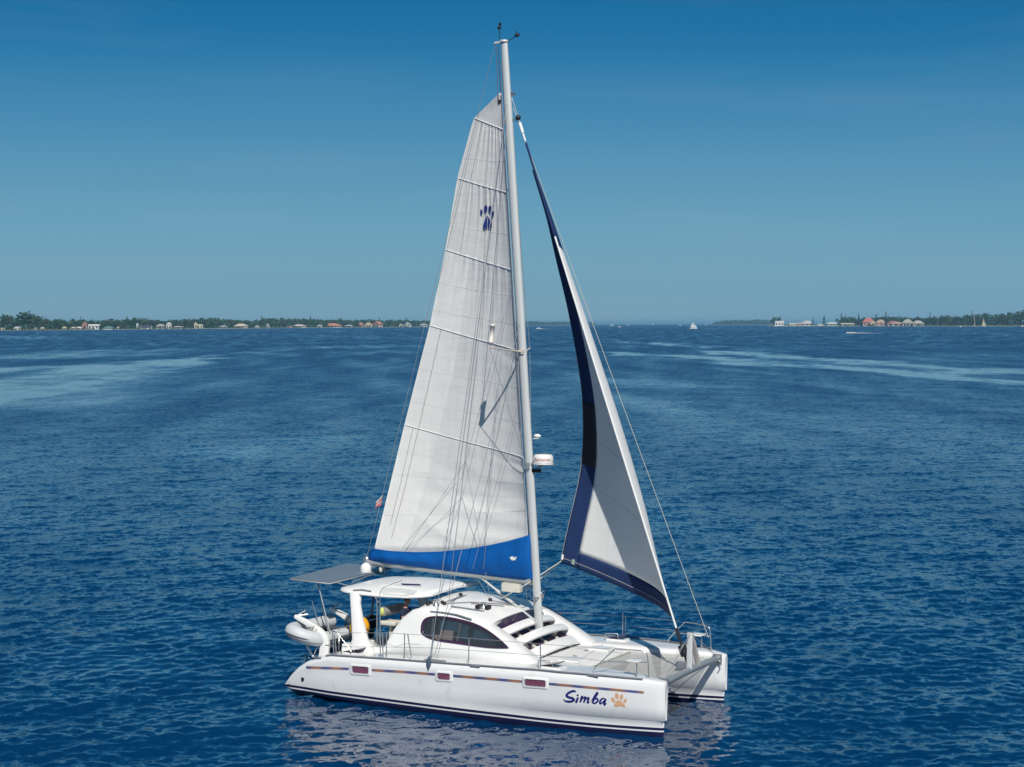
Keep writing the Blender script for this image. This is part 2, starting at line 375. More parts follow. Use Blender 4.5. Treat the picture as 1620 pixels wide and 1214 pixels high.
def onhull(px, py, off=.006):
    C, v = ray(px, py); loc, n, i, d = HBVH[-1].ray_cast(Vector(C), Vector(v))
    n = np.array(n);  n = n if n @ v < 0 else -n
    return np.array(loc)+n*off
# cove stripe segments
for x0, x1 in ((484.5, 552), (588, 688), (717, 826), (868.5, 1018.5)):
    s = MB(); P = []
    for px in np.linspace(x0, x1, 24):
        py = ip(px, [485, 560, 640, 770, 900, 1018], [1056, 1058.6, 1063.3, 1073.6, 1084.8, 1095.7]); P.append([onhull(px, py-2.0), onhull(px, py), onhull(px, py+2.0)])
    s.grid(P); s.build('cove_stripe', STRIPE, hull_s)
# hull ports: white raised frame and dark red glass
def rrect(cx, cy, w, h, slope, r, n=5):
    out = []
    for qx, qy, a0 in ((1, -1, -90), (1, 1, 0), (-1, 1, 90), (-1, -1, 180)):
        for k in range(n+1):
            a = math.radians(a0+90*k/n); x = qx*(w/2-r)+r*math.cos(a); y = qy*(h/2-r)+r*math.sin(a); out.append((cx+x, cy+y+slope*x))
    return out
for cx, cy, w, h in ((570.5, 1060, 27, 12.5), (702.3, 1070.3, 20.5, 12), (847, 1080.6, 34, 12.5)):
    f = MB(); o1 = [onhull(x, y, .004) for x, y in rrect(cx, cy, w+8, h+6, .075, 4)]; o2 = [onhull(x, y, .03) for x, y in rrect(cx, cy, w+4, h+3, .075, 3.2)]
    i1 = [onhull(x, y, .03) for x, y in rrect(cx, cy, w-.5, h-1, .075, 2.6)]; i2 = [onhull(x, y, .008) for x, y in rrect(cx, cy, w-2, h-2.5, .075, 2.3)]
    f.loft([o1, o2, i1], True, False); f.loft([i1, i2], True, False, 1)
    c = np.mean(i2, 0); n = len(i2); f.add(i2+[c], [[i, (i+1) % n, n] for i in range(n)], 2, False)
    f.build('hull_port', [WHITE, ALUG, PORTGL], hull_s)
# through-hull outlet near the stern
t = MB(); p = onhull(479, 1074.5, 0); t.lathe(p, [(.055, -.01), (.055, .02), (.03, .024), (.03, .0)], 12, R=np.array(Matrix.Rotation(math.radians(90), 3, 'X'))); t.build('drain_outlet', BLACK, hull_s)
# the name in brush script and a paw print (zoom-crop coordinates -> photo pixels)
cp = lambda x, y: (880+x/8.526, 1080+y/8.53)
def brush(mb, pts, wd_, off):
    P = cr([(*p, w*1.28) for p, w in zip(pts, wd_)], 8); L = []; Rr = []
    for i, p in enumerate(P):
        t = P[min(i+1, len(P)-1)][:2]-P[max(i-1, 0)][:2]; t = t/(np.linalg.norm(t)+1e-9); nn = A(-t[1], t[0]); w = p[2]/2
        L.append(onhull(*cp(*(p[:2]+nn*w)), off)); Rr.append(onhull(*cp(*(p[:2]-nn*w)), off))
    mb.grid([L, Rr], 0, False)
nm = MB()
brush(nm, [(268, 130), (245, 116), (205, 122), (158, 148), (140, 176), (165, 198), (215, 212), (238, 232), (215, 252), (170, 258), (125, 250), (93, 226)], [10, 22, 26, 24, 26, 26, 27, 27, 24, 24, 18, 4], .005)
brush(nm, [(276, 178), (290, 172), (305, 168)], [10, 20, 6], .006)
brush(nm, [(275, 216), (292, 206), (282, 235), (270, 262), (290, 262)], [6, 18, 22, 24, 6], .007)
brush(nm, [(322, 222), (345, 186), (352, 196), (338, 228), (322, 266)], [5, 14, 20, 22, 20], .006)
brush(nm, [(330, 245), (362, 210), (392, 196), (394, 212), (382, 240), (372, 272)], [6, 14, 20, 22, 22, 18], .008)
brush(nm, [(380, 250), (412, 214), (437, 206), (438, 222), (426, 250), (428, 270), (455, 258)], [6, 14, 20, 22, 22, 20, 6], .010)
brush(nm, [(470, 255), (505, 200), (540, 150), (556, 140), (540, 175), (510, 225), (488, 280)], [6, 12, 18, 24, 24, 24, 20], .006)
brush(nm, [(486, 272), (520, 280), (552, 258), (562, 232), (544, 216), (512, 232)], [10, 16, 20, 20, 16, 6], .008)
brush(nm, [(660, 222), (632, 214), (602, 236), (588, 268), (602, 284), (630, 262), (655, 232)], [8, 16, 20, 22, 18, 14, 10], .006)
brush(nm, [(672, 218), (660, 248), (648, 282), (656, 298), (678, 276)], [18, 22, 24, 20, 5], .008)
nm.build('name_lettering', LETTER, hull_s)
pw = MB()
def blob(mb, pts, fn, off):
    P = [fn(x, y, off) for x, y in pts]; c = fn(sum(p[0] for p in pts)/len(pts), sum(p[1] for p in pts)/len(pts), off); n = len(P)
    mb.add(P+[c], [[i, (i+1) % n, n] for i in range(n)], 0, False)
def ellp(cx, cy, a, b, rot, n=18):
    r = math.radians(rot); return [(cx+a*math.cos(t)*math.cos(r)-b*math.sin(t)*math.sin(r), cy+a*math.cos(t)*math.sin(r)+b*math.sin(t)*math.cos(r)) for t in np.linspace(0, 2*math.pi, n, endpoint=False)]
for e in ((768, 236, 24, 39, -28), (817, 182, 27, 42, -8), (880, 197, 25, 38, 8), (928, 248, 22, 32, 26)):
    blob(pw, ellp(*e), lambda x, y, o: onhull(*cp(x, y), o), .005)
blob(pw, [tuple(p) for p in cr([(838, 234), (868, 242), (888, 264), (915, 290), (932, 318), (918, 334), (893, 328), (858, 320), (820, 330), (786, 322), (776, 303), (790, 282), (805, 252), (838, 234)], 4)[:-1]], lambda x, y, o: onhull(*cp(x, y), o), .005)
pw.build('paw_emblem', PEACH, hull_s)

# ------------------------------------------------------------------ bridge deck, foredeck and cockpit
bd = MB()
def bsec(x, zt, zb, w=1.75): return [A(x, -w, zb), A(x, -w, zt), A(x, -.9, zt+.02), A(x, 0, zt+.03), A(x, .9, zt+.02), A(x, w, zt), A(x, w, zb)]
bd.loft([bsec(x, z, b) for x, z, b in ((-2.35, 1.36, .72), (-1, 1.38, .70), (0, 1.40, .70), (1.5, 1.425, .72), (2.8, 1.425, .80), (3.25, 1.42, .95), (3.42, 1.38, 1.12))], True, True, 0, False)
bd.build('bridge_deck', DECK, boat, bevel=.03)
ck = MB()
ck.box((-3.35, 0, .82), (2.1, 3.5, .22)); 
for s in (-1, 1): ck.box((-3.35, s*1.72, 1.14), (2.15, .34, .5), taper=.97)
ck.box((-4.35, 0, 1.06), (.3, 3.4, .46), taper=.95); ck.box((-3.95, 0.3, 1.05), (.5, 2.4, .22))
ck.build('cockpit', WHITE, boat, bevel=.03)
# foredeck details: seams and small dark deck plates
fd = MB()
for px, py in ((894, 1014), (967.5, 1018), (948, 1022.5), (943, 1024.5), (927, 1030), (909.5, 1038.5)):
    p = at(px, py, 'z', 1.45); fd.box((p[0], p[1], 1.452+.0), (.13, .09, .03))
fd.build_each('deck_plate', RAILG, boat, bevel=.01)
fd = MB()
for a, b in (((890, 1007), (985, 1016)), ((860, 1020), (985, 1033)), ((935, 1006), (880, 1034)), ((968, 1010), (915, 1046))):
    fd.tube([at(*a, 'z', 1.462), at(*b, 'z', 1.462)], .008, 5)
fd.build_each('deck_seam', mat('seam_grey', (.45, .45, .44), .7), boat)
lk = MB()
for y in (-1.0, 1.0):
    lk.box((2.75, y, 1.47), (.62, .62, .06))
lk.build_each('locker_lid', WHITE, boat, bevel=.02)

# ------------------------------------------------------------------ cabin
ysd = lambda z: -2.22+.21*(z-1.40)                     # flat cabin side
ZSH = lambda x: ip(x, [-2.72, -2.5, -2.26, -1.95, -1.67, -1.2, -.6, 0, .54, 1.0, 1.3, 1.56, 1.9, 2.18], [1.55, 2.0, 2.36, 2.60, 2.68, 2.69, 2.62, 2.50, 2.31, 2.09, 1.93, 1.78, 1.58, 1.44])
ZC = lambda x: ip(x, [-1.95, -1.6, -1.2, -.5, .1, .6, .9], [2.80, 2.88, 2.91, 2.84, 2.69, 2.54, 2.46])
cb = MB(); rs = []
def csec(x):
    zs, zc = ZSH(x), ZC(x); zt = zs-.09; h = []
    for z in (1.30, 1.30+(zt-1.30)*.35, 1.30+(zt-1.30)*.7, zt): h.append((ysd(z), z))
    y0 = ysd(zs); h += [(y0+.03, zs-.035), (y0+.10, zs+.005), (-1.5, zs+.32*(zc-zs)), (-.8, zs+.8*(zc-zs)), (0, zc)]
    h = h+[(-y, z) for y, z in h[-2::-1]]
    return [A(x, y, z) for y, z in h]
xs = list(np.linspace(-1.75, .54, 16)); cb.loft([csec(x) for x in xs])
# roof lip bowing forward over the front windows
lip = [[A(.54+(.0 if k == 0 else .10*(1-abs(y)/1.6)), y, ZSH(.54)+(ZC(.54)-ZSH(.54))*(1-(abs(y)/2.05)**2)-(.0 if k == 0 else .012)) for y in np.linspace(-1.6, 1.6, 15)] for k in (0, 1)]
lip.append([q-A(0.02, 0, .07) for q in lip[1]]); lip.append([q-A(.14, 0, .075) for q in lip[1]])
cb.grid(lip)
# cheeks sweeping forward on both sides, and the wing behind the helm on both sides
def cheek(xs_, wing):
    m = MB(); r = []
    for x in xs_:
        zs = ZSH(x); zb = 1.30; zt = max(zb+.02, zs-.09); pts = [(ysd(zb), zb), (ysd(zb+(zt-zb)*.35), zb+(zt-zb)*.35), (ysd(zb+(zt-zb)*.7), zb+(zt-zb)*.7), (ysd(zt), zt), (ysd(zs)+.03, zs-.035), (ysd(zs)+.10, zs+.005)]
        if wing: pts += [(ysd(zs)+.22, zs-.01), (ysd(zs)+.26, zs-.07), (ysd(zb)+.28, zb)]
        else:
            yi = -1.5; zi = zs+.05*max(0, (zs-1.44)); pts += [(yi-.03, zi), (yi, zi-.02), (yi+.02, zb)]
        r.append([A(x, y, z) for y, z in pts])
    m.loft(r); return m
ch = cheek(np.linspace(.54, 2.18, 16), False); ch.mirror(); wg = cheek(np.linspace(-2.72, -1.75, 14), True); wg.mirror()
for q in (ch, wg):
    cb.add(q.v, q.f)
cabin = cb.build('cabin', WHITE, boat)
# aft bulkhead with dark door
ab = MB(); ab.box((-1.80, 0, 1.85), (.06, 3.3, 1.1)); ab.build('aft_bulkhead', CREAM, cabin)
# front windows (dark), three louvre slats above them
fw = MB(); fw.grid([[A(x_, y, z_+c_*(1-(y/1.5)**2)) for y in np.linspace(-1.49, 1.49, 15)] for x_, z_, c_ in ((.575, 2.30, .20), (.62, 2.14, .16), (.80, 1.98, .06), (1.80, 1.44, 0))], 0, False)
fw.build('front_window', DARKGL, cabin)
ms = MB()
for y in (-.75, .0, .75): ms.bar((.74, y, 2.06), (1.78, y, 1.48), .10, .06)
ms.build_each('window_mullion', CREAM, cabin)
for x0, z0, x1, z1 in ((.76, 2.225, 1.00, 2.105), (1.21, 2.00, 1.44, 1.875), (1.60, 1.68, 1.86, 1.50)):
    sl_ = MB(); up, lo = [], []
    for y in np.linspace(-1.49, 1.49, 17):
        c = .11*(1-(y/1.5)**2); b = .09*(1-(y/1.5)**2)
        up.append([A(x0+b, y, z0+c), A((x0+x1)/2+b, y, (z0+z1)/2+.02+c), A(x1+b, y, z1+c), A(x1+b-.015, y, z1-.05+c), A(x0+b+.02, y, z0-.06+c)])
    sl_.loft(up, True, True, 0, False); sl_.build('louvre', WHITE, cabin)
# side windows: frame, smoked glass, a beige panel and mullions seen through it
WO = [(666, 1000), (666.5, 990), (670, 981.5), (677, 976.6), (690, 974.8), (706, 975.6), (724, 978.6), (745, 984), (762, 991), (778, 1001), (792, 1012), (804.5, 1024), (803, 1026), (790, 1026.2), (770, 1025.2), (745, 1022), (720, 1018.5), (700, 1015.6), (682, 1011.5), (671, 1006)]
def onside(px, py, off):
    C, v = ray(px, py); n = A(0, -1, .21); d = -1*(-2.22)-0  # plane y-.21 z = -2.22-.21*1.40
    k = (-2.22-.21*1.40); t = (k-(C[1]-.21*C[2]))/(v[1]-.21*v[2]); return C+v*t+A(0, -1, .21)*off
wo_ = [onside(*p, 0) for p in [tuple(q) for q in cr(WO+[WO[0]], 4)[:-1]]]; wc = np.mean(wo_, 0)
def inset(P, k): return [p+(wc-p)/np.linalg.norm(wc-p)*k for p in P]
nrm = A(0, -1, .21)
wi = inset(wo_, .085)
for s in (1, -1):
    fl = lambda P: [A(p[0], s*p[1], p[2]) for p in P]
    f = MB(); f.loft([fl([p+nrm*.003 for p in wo_]), fl([p+nrm*.022 for p in wo_]), fl([p+nrm*.022 for p in wi]), fl([p+nrm*.006 for p in wi])], True, False); sw = f.build('side_window', MAROON, cabin)
    n = len(wi); f = MB(); P = fl([p+nrm*.004 for p in inset(wo_, .02)]); c = np.mean(P, 0); f.add(P+[c], [[i, (i+1) % n, n] for i in range(n)], 0, False); f.build('cabin_dark_sheet', INT, cabin)  # flat dark sheet standing in for the unlit cabin behind the glass
    f = MB(); P = fl([p+nrm*.013 for p in wi]); c = np.mean(P, 0); f.add(P+[c], [[i, (i+1) % n, n] for i in range(n)], 0, False); f.build('window_glass', GLASS, cabin)
q = MB(); q.prism([onside(x, y, .0075) for x, y in ((698.5, 997), (718, 998), (716, 1014), (695, 1011))], nrm*.002); q.prism([onside(x, y, .0075) for x, y in ((687, 1004), (694, 1005), (694, 1013), (687, 1011))], nrm*.002)
q.build_each('interior_locker', CURT, cabin)
q = MB(); q.prism([onside(x, y, .0062) for x, y in ((697, 981), (727, 985), (724, 1000), (694, 997))], nrm*.001); q.prism([onside(x, y, .0062) for x, y in ((731, 990), (742, 991), (740, 1012), (728, 1010))], nrm*.001)
q.prism([onside(x, y, .0062) for x, y in ((750, 995), (768, 1004), (780, 1016), (748, 1013))], nrm*.001); q.build_each('sea_view_patch', mat('sea_view_blue', (.10, .17, .22), .5, var=.3, scale=3), cabin)  # flat blue patches: sea light through the port windows, put into colour
q = MB()
for a, b in (((729, 986), (723, 1017)), ((686, 979), (683, 1010))): q.bar(onside(*a, .009), onside(*b, .009), .07, .004, up=nrm)
q.build_each('interior_post', ALUG, cabin)
# grab rails and mouldings on the roof
gr = MB(); gr.tube([onside(681, 969.5, .02)+A(0, .02, .03), onside(700, 971, .02)+A(0, .02, .03), onside(722, 974.5, .02)+A(0, .02, .03), onside(746, 982, .02)+A(0, .02, .03)], .022, 6); gr.build('grab_rail', RAILG, cabin)
CBV = cb.bvh()
def onroof(px, py, off=.02):
    C, v = ray(px, py); loc, n, i, d = CBV.ray_cast(Vector(C), Vector(v))
    if loc is None: return at(px, py, 'z', 2.7)
    return np.array(loc)+A(0, 0, off)
gr = MB(); gr.tube([onroof(714, 961.5, .04), onroof(740, 965, .04), onroof(766, 969, .04)], .02, 6); gr.build('grab_rail', RAILG, cabin)
ln = MB()
for pts in (((700, 957), (745, 954.5), (800, 958), (835, 969)), ((702, 955), (722, 948), (738, 943)), ((712, 954), (735, 944)), ((775, 952), (800, 955.5), (838, 969)), ((745, 956.5), (798, 961))):
    ln.tube([onroof(x, y, .035) for x, y in pts], .011, 5)
ln.build_each('deck_line', ROPED, cabin)
bk = MB()
for px, py in ((729, 943.5), (775.5, 951.5), (700, 955.5), (703, 957.5), (677, 958.5), (839.5, 973.5), (682, 956)):
    bk.ell(onroof(px, py, .05), (.07, .05, .05), 8, 6)
bk.build_each('turning_block', BLACK, cabin)
wn = MB()
for px, py in ((765, 962.5), (690, 958)):
    wn.lathe(onroof(px, py, 0), [(.10, -.01), (.095, .04), (.06, .06), (.06, .12), (.085, .15), (.08, .17)], 14)
wn.build_each('winch', STEEL, cabin)
wc_ = MB(); 
for px, py in ((757, 963), (772, 964)): wc_.box(onroof(px, py, .05), (.12, .22, .12))
wc_.build_each('line_clutch', BLACK, cabin, bevel=.02)

# ------------------------------------------------------------------ hard top over the cockpit
ht = MB(); rg = []
for x in np.linspace(-4.72, -1.62, 15):
    u = (x+3.17)/1.55; w = 1.74*(1-.10*abs(u)**5)*(1-.0*abs(u)); w = w if abs(u) < .97 else w*.965
    ze = ip(x, [-4.72, -4.1, -3.2, -2.2, -1.62], [2.88, 2.86, 2.85, 2.89, 2.96]); zc = ip(x, [-4.72, -4.4, -3.2, -2.2, -1.62], [2.98, 3.10, 3.20, 3.20, 3.13])
    top = [(-w, ze), (-w+.02, ze+.05), (-w+.10, ze+.10), (-1.2, ze+.10+(zc-ze-.10)*.55), (-.6, ze+.10+(zc-ze-.10)*.88), (0, zc)]; top = top+[(-y, z) for y, z in top[-2::-1]]
    bot = [(w-.12, ze-.03), (0, ze+.06), (-w+.12, ze-.03)]
    rg.append([A(x, y, z) for y, z in top+bot])
ht.loft([[A(p[0]-.06, p[1]*.93, p[2]*.5+2.93*.5) for p in rg[0]]]+rg+[[A(p[0]+.06, p[1]*.95, p[2]*.5+3.02*.5) for p in rg[-1]]])
hard = ht.build('hard_top', WHITE, boat); HTB = ht.bvh()
def ontop(px, py, off=.01):
    C, v = ray(px, py); loc, n, i, d = HTB.ray_cast(Vector(C), Vector(v)); return np.array(loc)+A(0, 0, off) if loc is not None else at(px, py, 'z', 3.05)
g = MB(); hp = [(604, 938), (608, 932), (632, 923.5), (664, 925.5), (667, 929), (655, 941), (640, 943.5), (606, 941)]
P = [ontop(x, y, .012) for x, y in hp]; c = ontop(635, 934, .012); g.add(P+[c], [[i, (i+1) % 8, 8] for i in range(8)], 0, False); g.build('hatch_cover', mat('hatch_grey', (.60, .61, .61), .5), hard)
g = MB(); P = [ontop(x, y, .02) for x, y in ((634, 924.2), (664, 925.2), (666.5, 927.4), (637, 926.6))]; g.add(P, [[0, 1, 2, 3]], 0, False); g.build('hatch_window', DARKGL, hard)
g = MB(); g.tube([ontop(x, y, .012) for x, y in ((601, 944), (601, 939), (606, 931), (620, 925), (636, 919.5))], .012, 5); g.build('seam', RAILG, hard)
for pts in (((557, 921.5), (580, 912.5), (606, 905.5)), ((559, 935.8), (572, 935.2), (587, 937.5))):
    g = MB(); g.tube([ontop(x, y, .035) for x, y in pts], .022, 6); g.build('grab_rail', RAILG, hard)
g = MB(); p = ontop(579, 909, -.02); g.lathe(p, [(.16, 0), (.17, .05), (.178, .16), (.172, .24), (.145, .30), (.10, .34), (.05, .36)], 20); g.build('satellite_dome', mat('dome_white', (.78, .77, .74), .35), hard)
# aft pillars
for s in (-1, 1):
    pl = MB(); r = []
    for z, xa, xb, y, t in ((1.25, -3.95, -3.10, -2.12, .20), (1.48, -3.90, -3.22, -2.08, .17), (1.62, -3.88, -3.38, -2.05, .14), (2.2, -4.02, -3.66, -1.90, .12), (2.6, -4.15, -3.84, -1.76, .11), (2.90, -4.27, -3.90, -1.62, .12)):
        m_, h = (xa+xb)/2, (xb-xa)/2; r.append([A(m_+h*math.copysign(abs(math.cos(a))**.6, math.cos(a)), -s*y+t*math.copysign(abs(math.sin(a))**.6, math.sin(a)) if s > 0 else y+t*math.copysign(abs(math.sin(a))**.6, math.sin(a)), z) for a in np.linspace(0, 2*math.pi, 20, endpoint=False)])
    pl.loft(r); pl.build('roof_pillar', WHITE, hard)
pl = MB()
for px in (596.3, 601.2): pl.tube([at(px, 946, 'y', -1.62)+A(0, 0, .05), at(px+.3, 1024, 'y', -1.75)], .016, 6)
pl.tube([at(617, 1000, 'y', -1.2), at(617, 979, 'y', -1.2)], .03, 6)
pl.build_each('roof_post', STEEL, hard)
# helm seat and rolled side curtain
hsx = MB(); p = at(619, 985, 'y', -1.2); hsx.box(p, (.55, .5, .14)); hsx.box(p-A(0, 0, .35), (.12, .12, .6)); hsx.build('helm_seat', CREAM, boat, bevel=.05)
hsx = MB(); a, b = at(605, 968, 'y', -1.5), at(638, 961, 'y', -.6); hsx.tube([a, b], .14, 12, 0, True); hsx.ell(a, (.08, .13, .13), 10, 6, mi=1); hsx.build('seat_backrest', [GREYV, mat('lime_trim', (.55, .62, .18), .7)], boat)
hw = MB(); c = A(-1.95, -1.35, 2.25)
hw.tube([c+A(.0, .36*math.cos(t), .36*math.sin(t)) for t in np.linspace(0, 2*math.pi, 25)], .018, 6)
for t in (0, 2.1, 4.2): hw.tube([c, c+A(0, .36*math.cos(t), .36*math.sin(t))], .01, 5)
hw.tube([c, c+A(.2, 0, 0)], .03, 6); hw.build('steering_wheel', STEEL, boat)

# solar panel on struts behind the hard top
sp = MB(); a, b, c2, d2 = A(-6.72, -1.24, 3.07), A(-5.18, -1.38, 3.07), A(-5.20, 2.1, 3.13), A(-6.90, 2.1, 3.13)
for k in range(3):
    u0, u1 = k/3+.006, (k+1)/3-.006; L = lambda u: (a+(d2-a)*u, b+(c2-b)*u)
    q = [*L(u0), *L(u1)[::-1]]; sp.prism([v-A(0, 0, .02) for v in q], (0, 0, .045))
sp = sp.build('solar_panel', SOLAR, boat)
q = MB(); q.tube([a-A(0, 0, .03), b-A(0, 0, .03), c2-A(0, 0, .03), d2-A(0, 0, .03), a-A(0, 0, .03)], .022, 6)
for s, y in ((-1, -1.0), (1, 1.4)):
    q.tube([A(-5.9, y, 3.05), A(-5.0, s*1.6, 1.6)], .02, 6); q.tube([A(-5.3, y, 3.05), A(-4.65, y, 2.95)], .02, 6)
q.build('panel_frame', ALUG, sp)

# davits
for y in (-1.9, -.05):
    dv = MB(); path = cr([A(-5.02, y, .92), A(-4.98, y, 1.38), A(-5.12, y, 1.62), A(-5.5, y, 1.85), A(-6.05, y, 2.06)], 6)
    for i in range(len(path)-1):
        pass
    rg = []
    for i, p in enumerate(path):
        t = path[min(i+1, len(path)-1)]-path[max(i-1, 0)]; t /= np.linalg.norm(t); n_ = A(-t[2], 0, t[0]) if True else 0; w = ip(i/(len(path)-1), [0, .4, 1], [.15, .14, .055])
        rg.append([p+n_*w+A(0, -.07, 0), p+n_*w+A(0, .07, 0), p-n_*w+A(0, .07, 0), p-n_*w+A(0, -.07, 0)])
    dv.loft(rg); d_ = dv.build('davit', WHITE, boat, bevel=.025)
    q = MB(); q.tube([A(-6.0, y, 2.02), A(-5.95, y, 1.55)], .012, 5); q.tube([A(-5.6, y, 1.95), A(-5.15, y-.1, 1.3), A(-5.3, y-.09, 1.0)], .014, 5)
    for k in range(3): q.tube([A(-5.32+.1*k, y-.085, 1.86-.1*k), A(-5.5+.1*k, y-.1, 1.50-.05*k), A(-5.38+.1*k, y-.09, 1.62-.08*k)], .018, 5)
    q.tube([A(-6.0, y, 2.09), A(-5.9, y+.3, 2.2)], .02, 5)
    q.build('tackle', ROPE, d_)

# stern rails, poles and lifelines
def rail(name, tubes, r=.015, m=STEEL, parent=boat):
    q = MB()
    for t in tubes: q.tube(t, r, 6)
    return q.build(name, m, parent)
yS = -2.78
SP = lambda px, py, y=-2.72: at(px, py, 'y', y)
pushpit = rail('stern_rail', [[SP(533, 1001), SP(551, 1024), SP(555.5, 1031)], [SP(524, 998), SP(533, 1001)], [SP(526, 1000), SP(528, 1034)], [SP(529, 1003), SP(532, 1034)], [SP(515, 1021), SP(528, 1022)],
     [A(-4.75, -1.5, 1.1), A(-4.75, -1.5, 1.75), A(-4.75, 1.6, 1.75), A(-4.75, 1.6, 1.1)], [A(-4.75, -1.5, 1.45), A(-4.75, 1.6, 1.45)]], .018)
q = MB()
for px0, py0, px1, py1 in ((504.5, 990, 493.5, 951), (519, 998, 507.5, 953)): q.tube([at(px0, py0, 'y', -1.0), at(px1, py1, 'y', -1.0)], [.022, .012], 6)
q.tube([at(470.5, 974.5, 'y', -1.4), at(487, 972, 'y', -1.2)], .025, 6); q.build_each('rod_holder', STEEL, pushpit)
q = MB(); p = at(519, 1012, 'y', -1.0); q.box(p, (.42, .3, .06)); q.box(p+A(.15, 0, .17), (.2, .2, .22)); q.box(p+A(.1, .1, -.2), (.5, .3, .08)); q.build_each('stern_seat', CREAM, pushpit, bevel=.03)
q = MB(); q.box(at(524, 1016, 'y', -.8), (.35, .25, .28)); q.box(at(540, 1025, 'y', .2), (1.2, .35, .3)); q.build_each('stern_locker', BLACK, pushpit, bevel=.04)
st = []
for px, pyb, pyt, lean in ((600.5, 1038, 1001.5, 1.5), (605, 1038, 1001.5, 1), (611.5, 1039, 1001, 0), (640, 1040.5, 1002.5, 0), (650, 1041, 1003, 5), (742, 1047.5, 1009.5, -.5), (855, 1057, 1018.5, 0)):
    y = -2.9
    q = MB(); q.tube([at(px+lean if lean < 4 else px+lean-4, pyb, 'y', y), at(px-(lean if lean > 4 else 0), pyt, 'y', y)], .016, 6); q.build('stanchion', STEEL, boat)
q = MB()
LU = [(533, 1001), (568, 1001.5), (611.5, 1001.5), (640, 1003), (690, 1006), (742, 1010), (800, 1014.5), (855, 1019), (915, 1023.5), (975, 1027.5)]
LL = [(551, 1024), (600, 1023.5), (640, 1024.5), (690, 1025.5), (742, 1029), (800, 1033), (855, 1037.5), (915, 1041), (955, 1046)]
for L in (LU, LL): q.tube([at(x, y, 'y', -2.9 if x < 900 else -2.9+.35*(x-900)/75) for x, y in L], .007, 5)
q.tube([at(x, y, 'y', -2.88) for x, y in ((611, 1018), (627, 1023.5), (640, 1018.5), (665, 1020))], .006, 5)
q.build_each('lifeline', WIRE, boat)
# port side: stanchions and lifelines
for x in (-3.2, -1.6, .45, 2.65):
    q = MB(); q.tube([A(x, 2.9, sheer(x)-.03), A(x, 2.92, sheer(x)+.65)], .014, 6); q.build('stanchion', STEEL, boat)
q = MB(); 
for h in (.35, .64): q.tube([A(x, 2.9, sheer(x)+h) for x in (-4.3, -3.2, -1.6, .45, 2.65, 4.4)], .007, 5)
q.build_each('lifeline', WIRE, boat)
q = MB(); q.tube([A(2.74, 2.5, 1.5), A(2.74, 2.5, 2.32)], .013, 6); q.build('stanchion', STEEL, boat)
# bow pulpits
for s in (-1, 1):
    Y = lambda y: y*(-s)
    S_ = lambda px, py, y: A(at(px, py, 'y', y)[0], s*abs(y), at(px, py, 'y', y)[2])
    t1 = [S_(938.5, 1065, -2.62), S_(941, 1058, -2.62), S_(960, 1039, -2.55), S_(971, 1029, -2.52), S_(976, 1027, -2.5), S_(1013, 1029.5, -2.36)]
    t1b = [S_(1017, 1031, -2.35), S_(1024, 1038, -2.33), S_(1026.5, 1073, -2.33)]
    t2 = [S_(953, 1046.5, -2.58), S_(1025.5, 1048.5, -2.33)]; t3 = [S_(1007.5, 1048, -2.38), S_(1007, 1070, -2.40)]
    pu = rail('bow_pulpit', [cr(t1, 4), cr(t1b, 4), [t1[-1], t1b[0]], t2, t3], .0165)
    q = MB(); c = (A(*t2[1])*.72+A(*t2[0])*.28); q.box(c+A(-.05, s*-.10, .03), (.36, .42, .035)); q.build('pulpit_seat', WHITE, pu, bevel=.012)
# shroud chainplates, drawn as slate blue drop shapes
for s in (-1, 1):
    q = MB(); c = A(-.72, s*3.03, 1.36)
    q.loft([[c+A(.01*k_+(w*math.cos(a)), s*(.012+d_*max(0, math.sin(a))), z) for a in np.linspace(0, 2*math.pi, 12, endpoint=False)] for k_, w, d_, z in ((0, .012, .02, -.22), (0, .06, .05, -.10), (1, .08, .06, .02), (2, .06, .06, .12), (3, .02, .04, .20))])
    q.build('chainplate', SLATE, boat)
    q = MB(); q.box((-.66, s*2.78, sheer(-.66)+.01), (.62, .22, .03)); q.build('deck_track', RAILG, boat)

# ------------------------------------------------------------------ crossbeam, striker, trampoline
BX, BZ = 5.92, 1.32
q = MB(); q.tube([A(BX, y, BZ+.03*(1-(y/2)**2)) for y in np.linspace(-2.06, 2.06, 13)], .085, 14, flat=1.15); beam = q.build('crossbeam', ALUG, boat)
q = MB()
for s in (-1, 1): q.box((BX, s*2.03, BZ), (.26, .10, .26)); q.tube([A(BX+.06, s*1.98, BZ-.05), A(BX+.17, s*1.95, BZ-.12), A(BX+.12, s*1.9, BZ-.2)], .02, 6)
q.build_each('beam_socket', STEEL, beam, bevel=.02)
q = MB(); ap = A(5.86, .04, 2.36); q.loft([[p+A(dx, dy, 0) for dx, dy in ((-.09, -.04), (.07, -.05), (.07, .05), (-.09, .04))] for p in (A(5.93, -.16, 1.38), A(5.885, -.03, 2.1), ap)]); q.build('striker_post', ALU, beam, bevel=.02)
q = MB(); q.loft([[p+A(dx, dy, 0) for dx, dy in ((-.08, -.05), (.07, -.05), (.07, .05), (-.08, .05))] for p in (A(5.93, .52, 1.38), A(5.88, .18, 2.1), ap-A(0, 0, .06))]); q.build('striker_post', mat('striker_tan', (.5, .47, .44), .5), beam, bevel=.02)
q = MB(); 
for s in (-1, 1): q.tube([ap, A(BX, s*1.9, BZ+.1)], .010, 5)
q.tube([A(5.86, -.1, 2.2), A(5.4, -1.0, 1.4)], .007, 5); q.build_each('striker_wire', WIRE, beam)
q = MB(); q.box((5.72, -.32, 1.50), (.22, .2, .2)); q.build('furler_line_block', RAILG, beam, bevel=.03)
tr = MB(); G = []
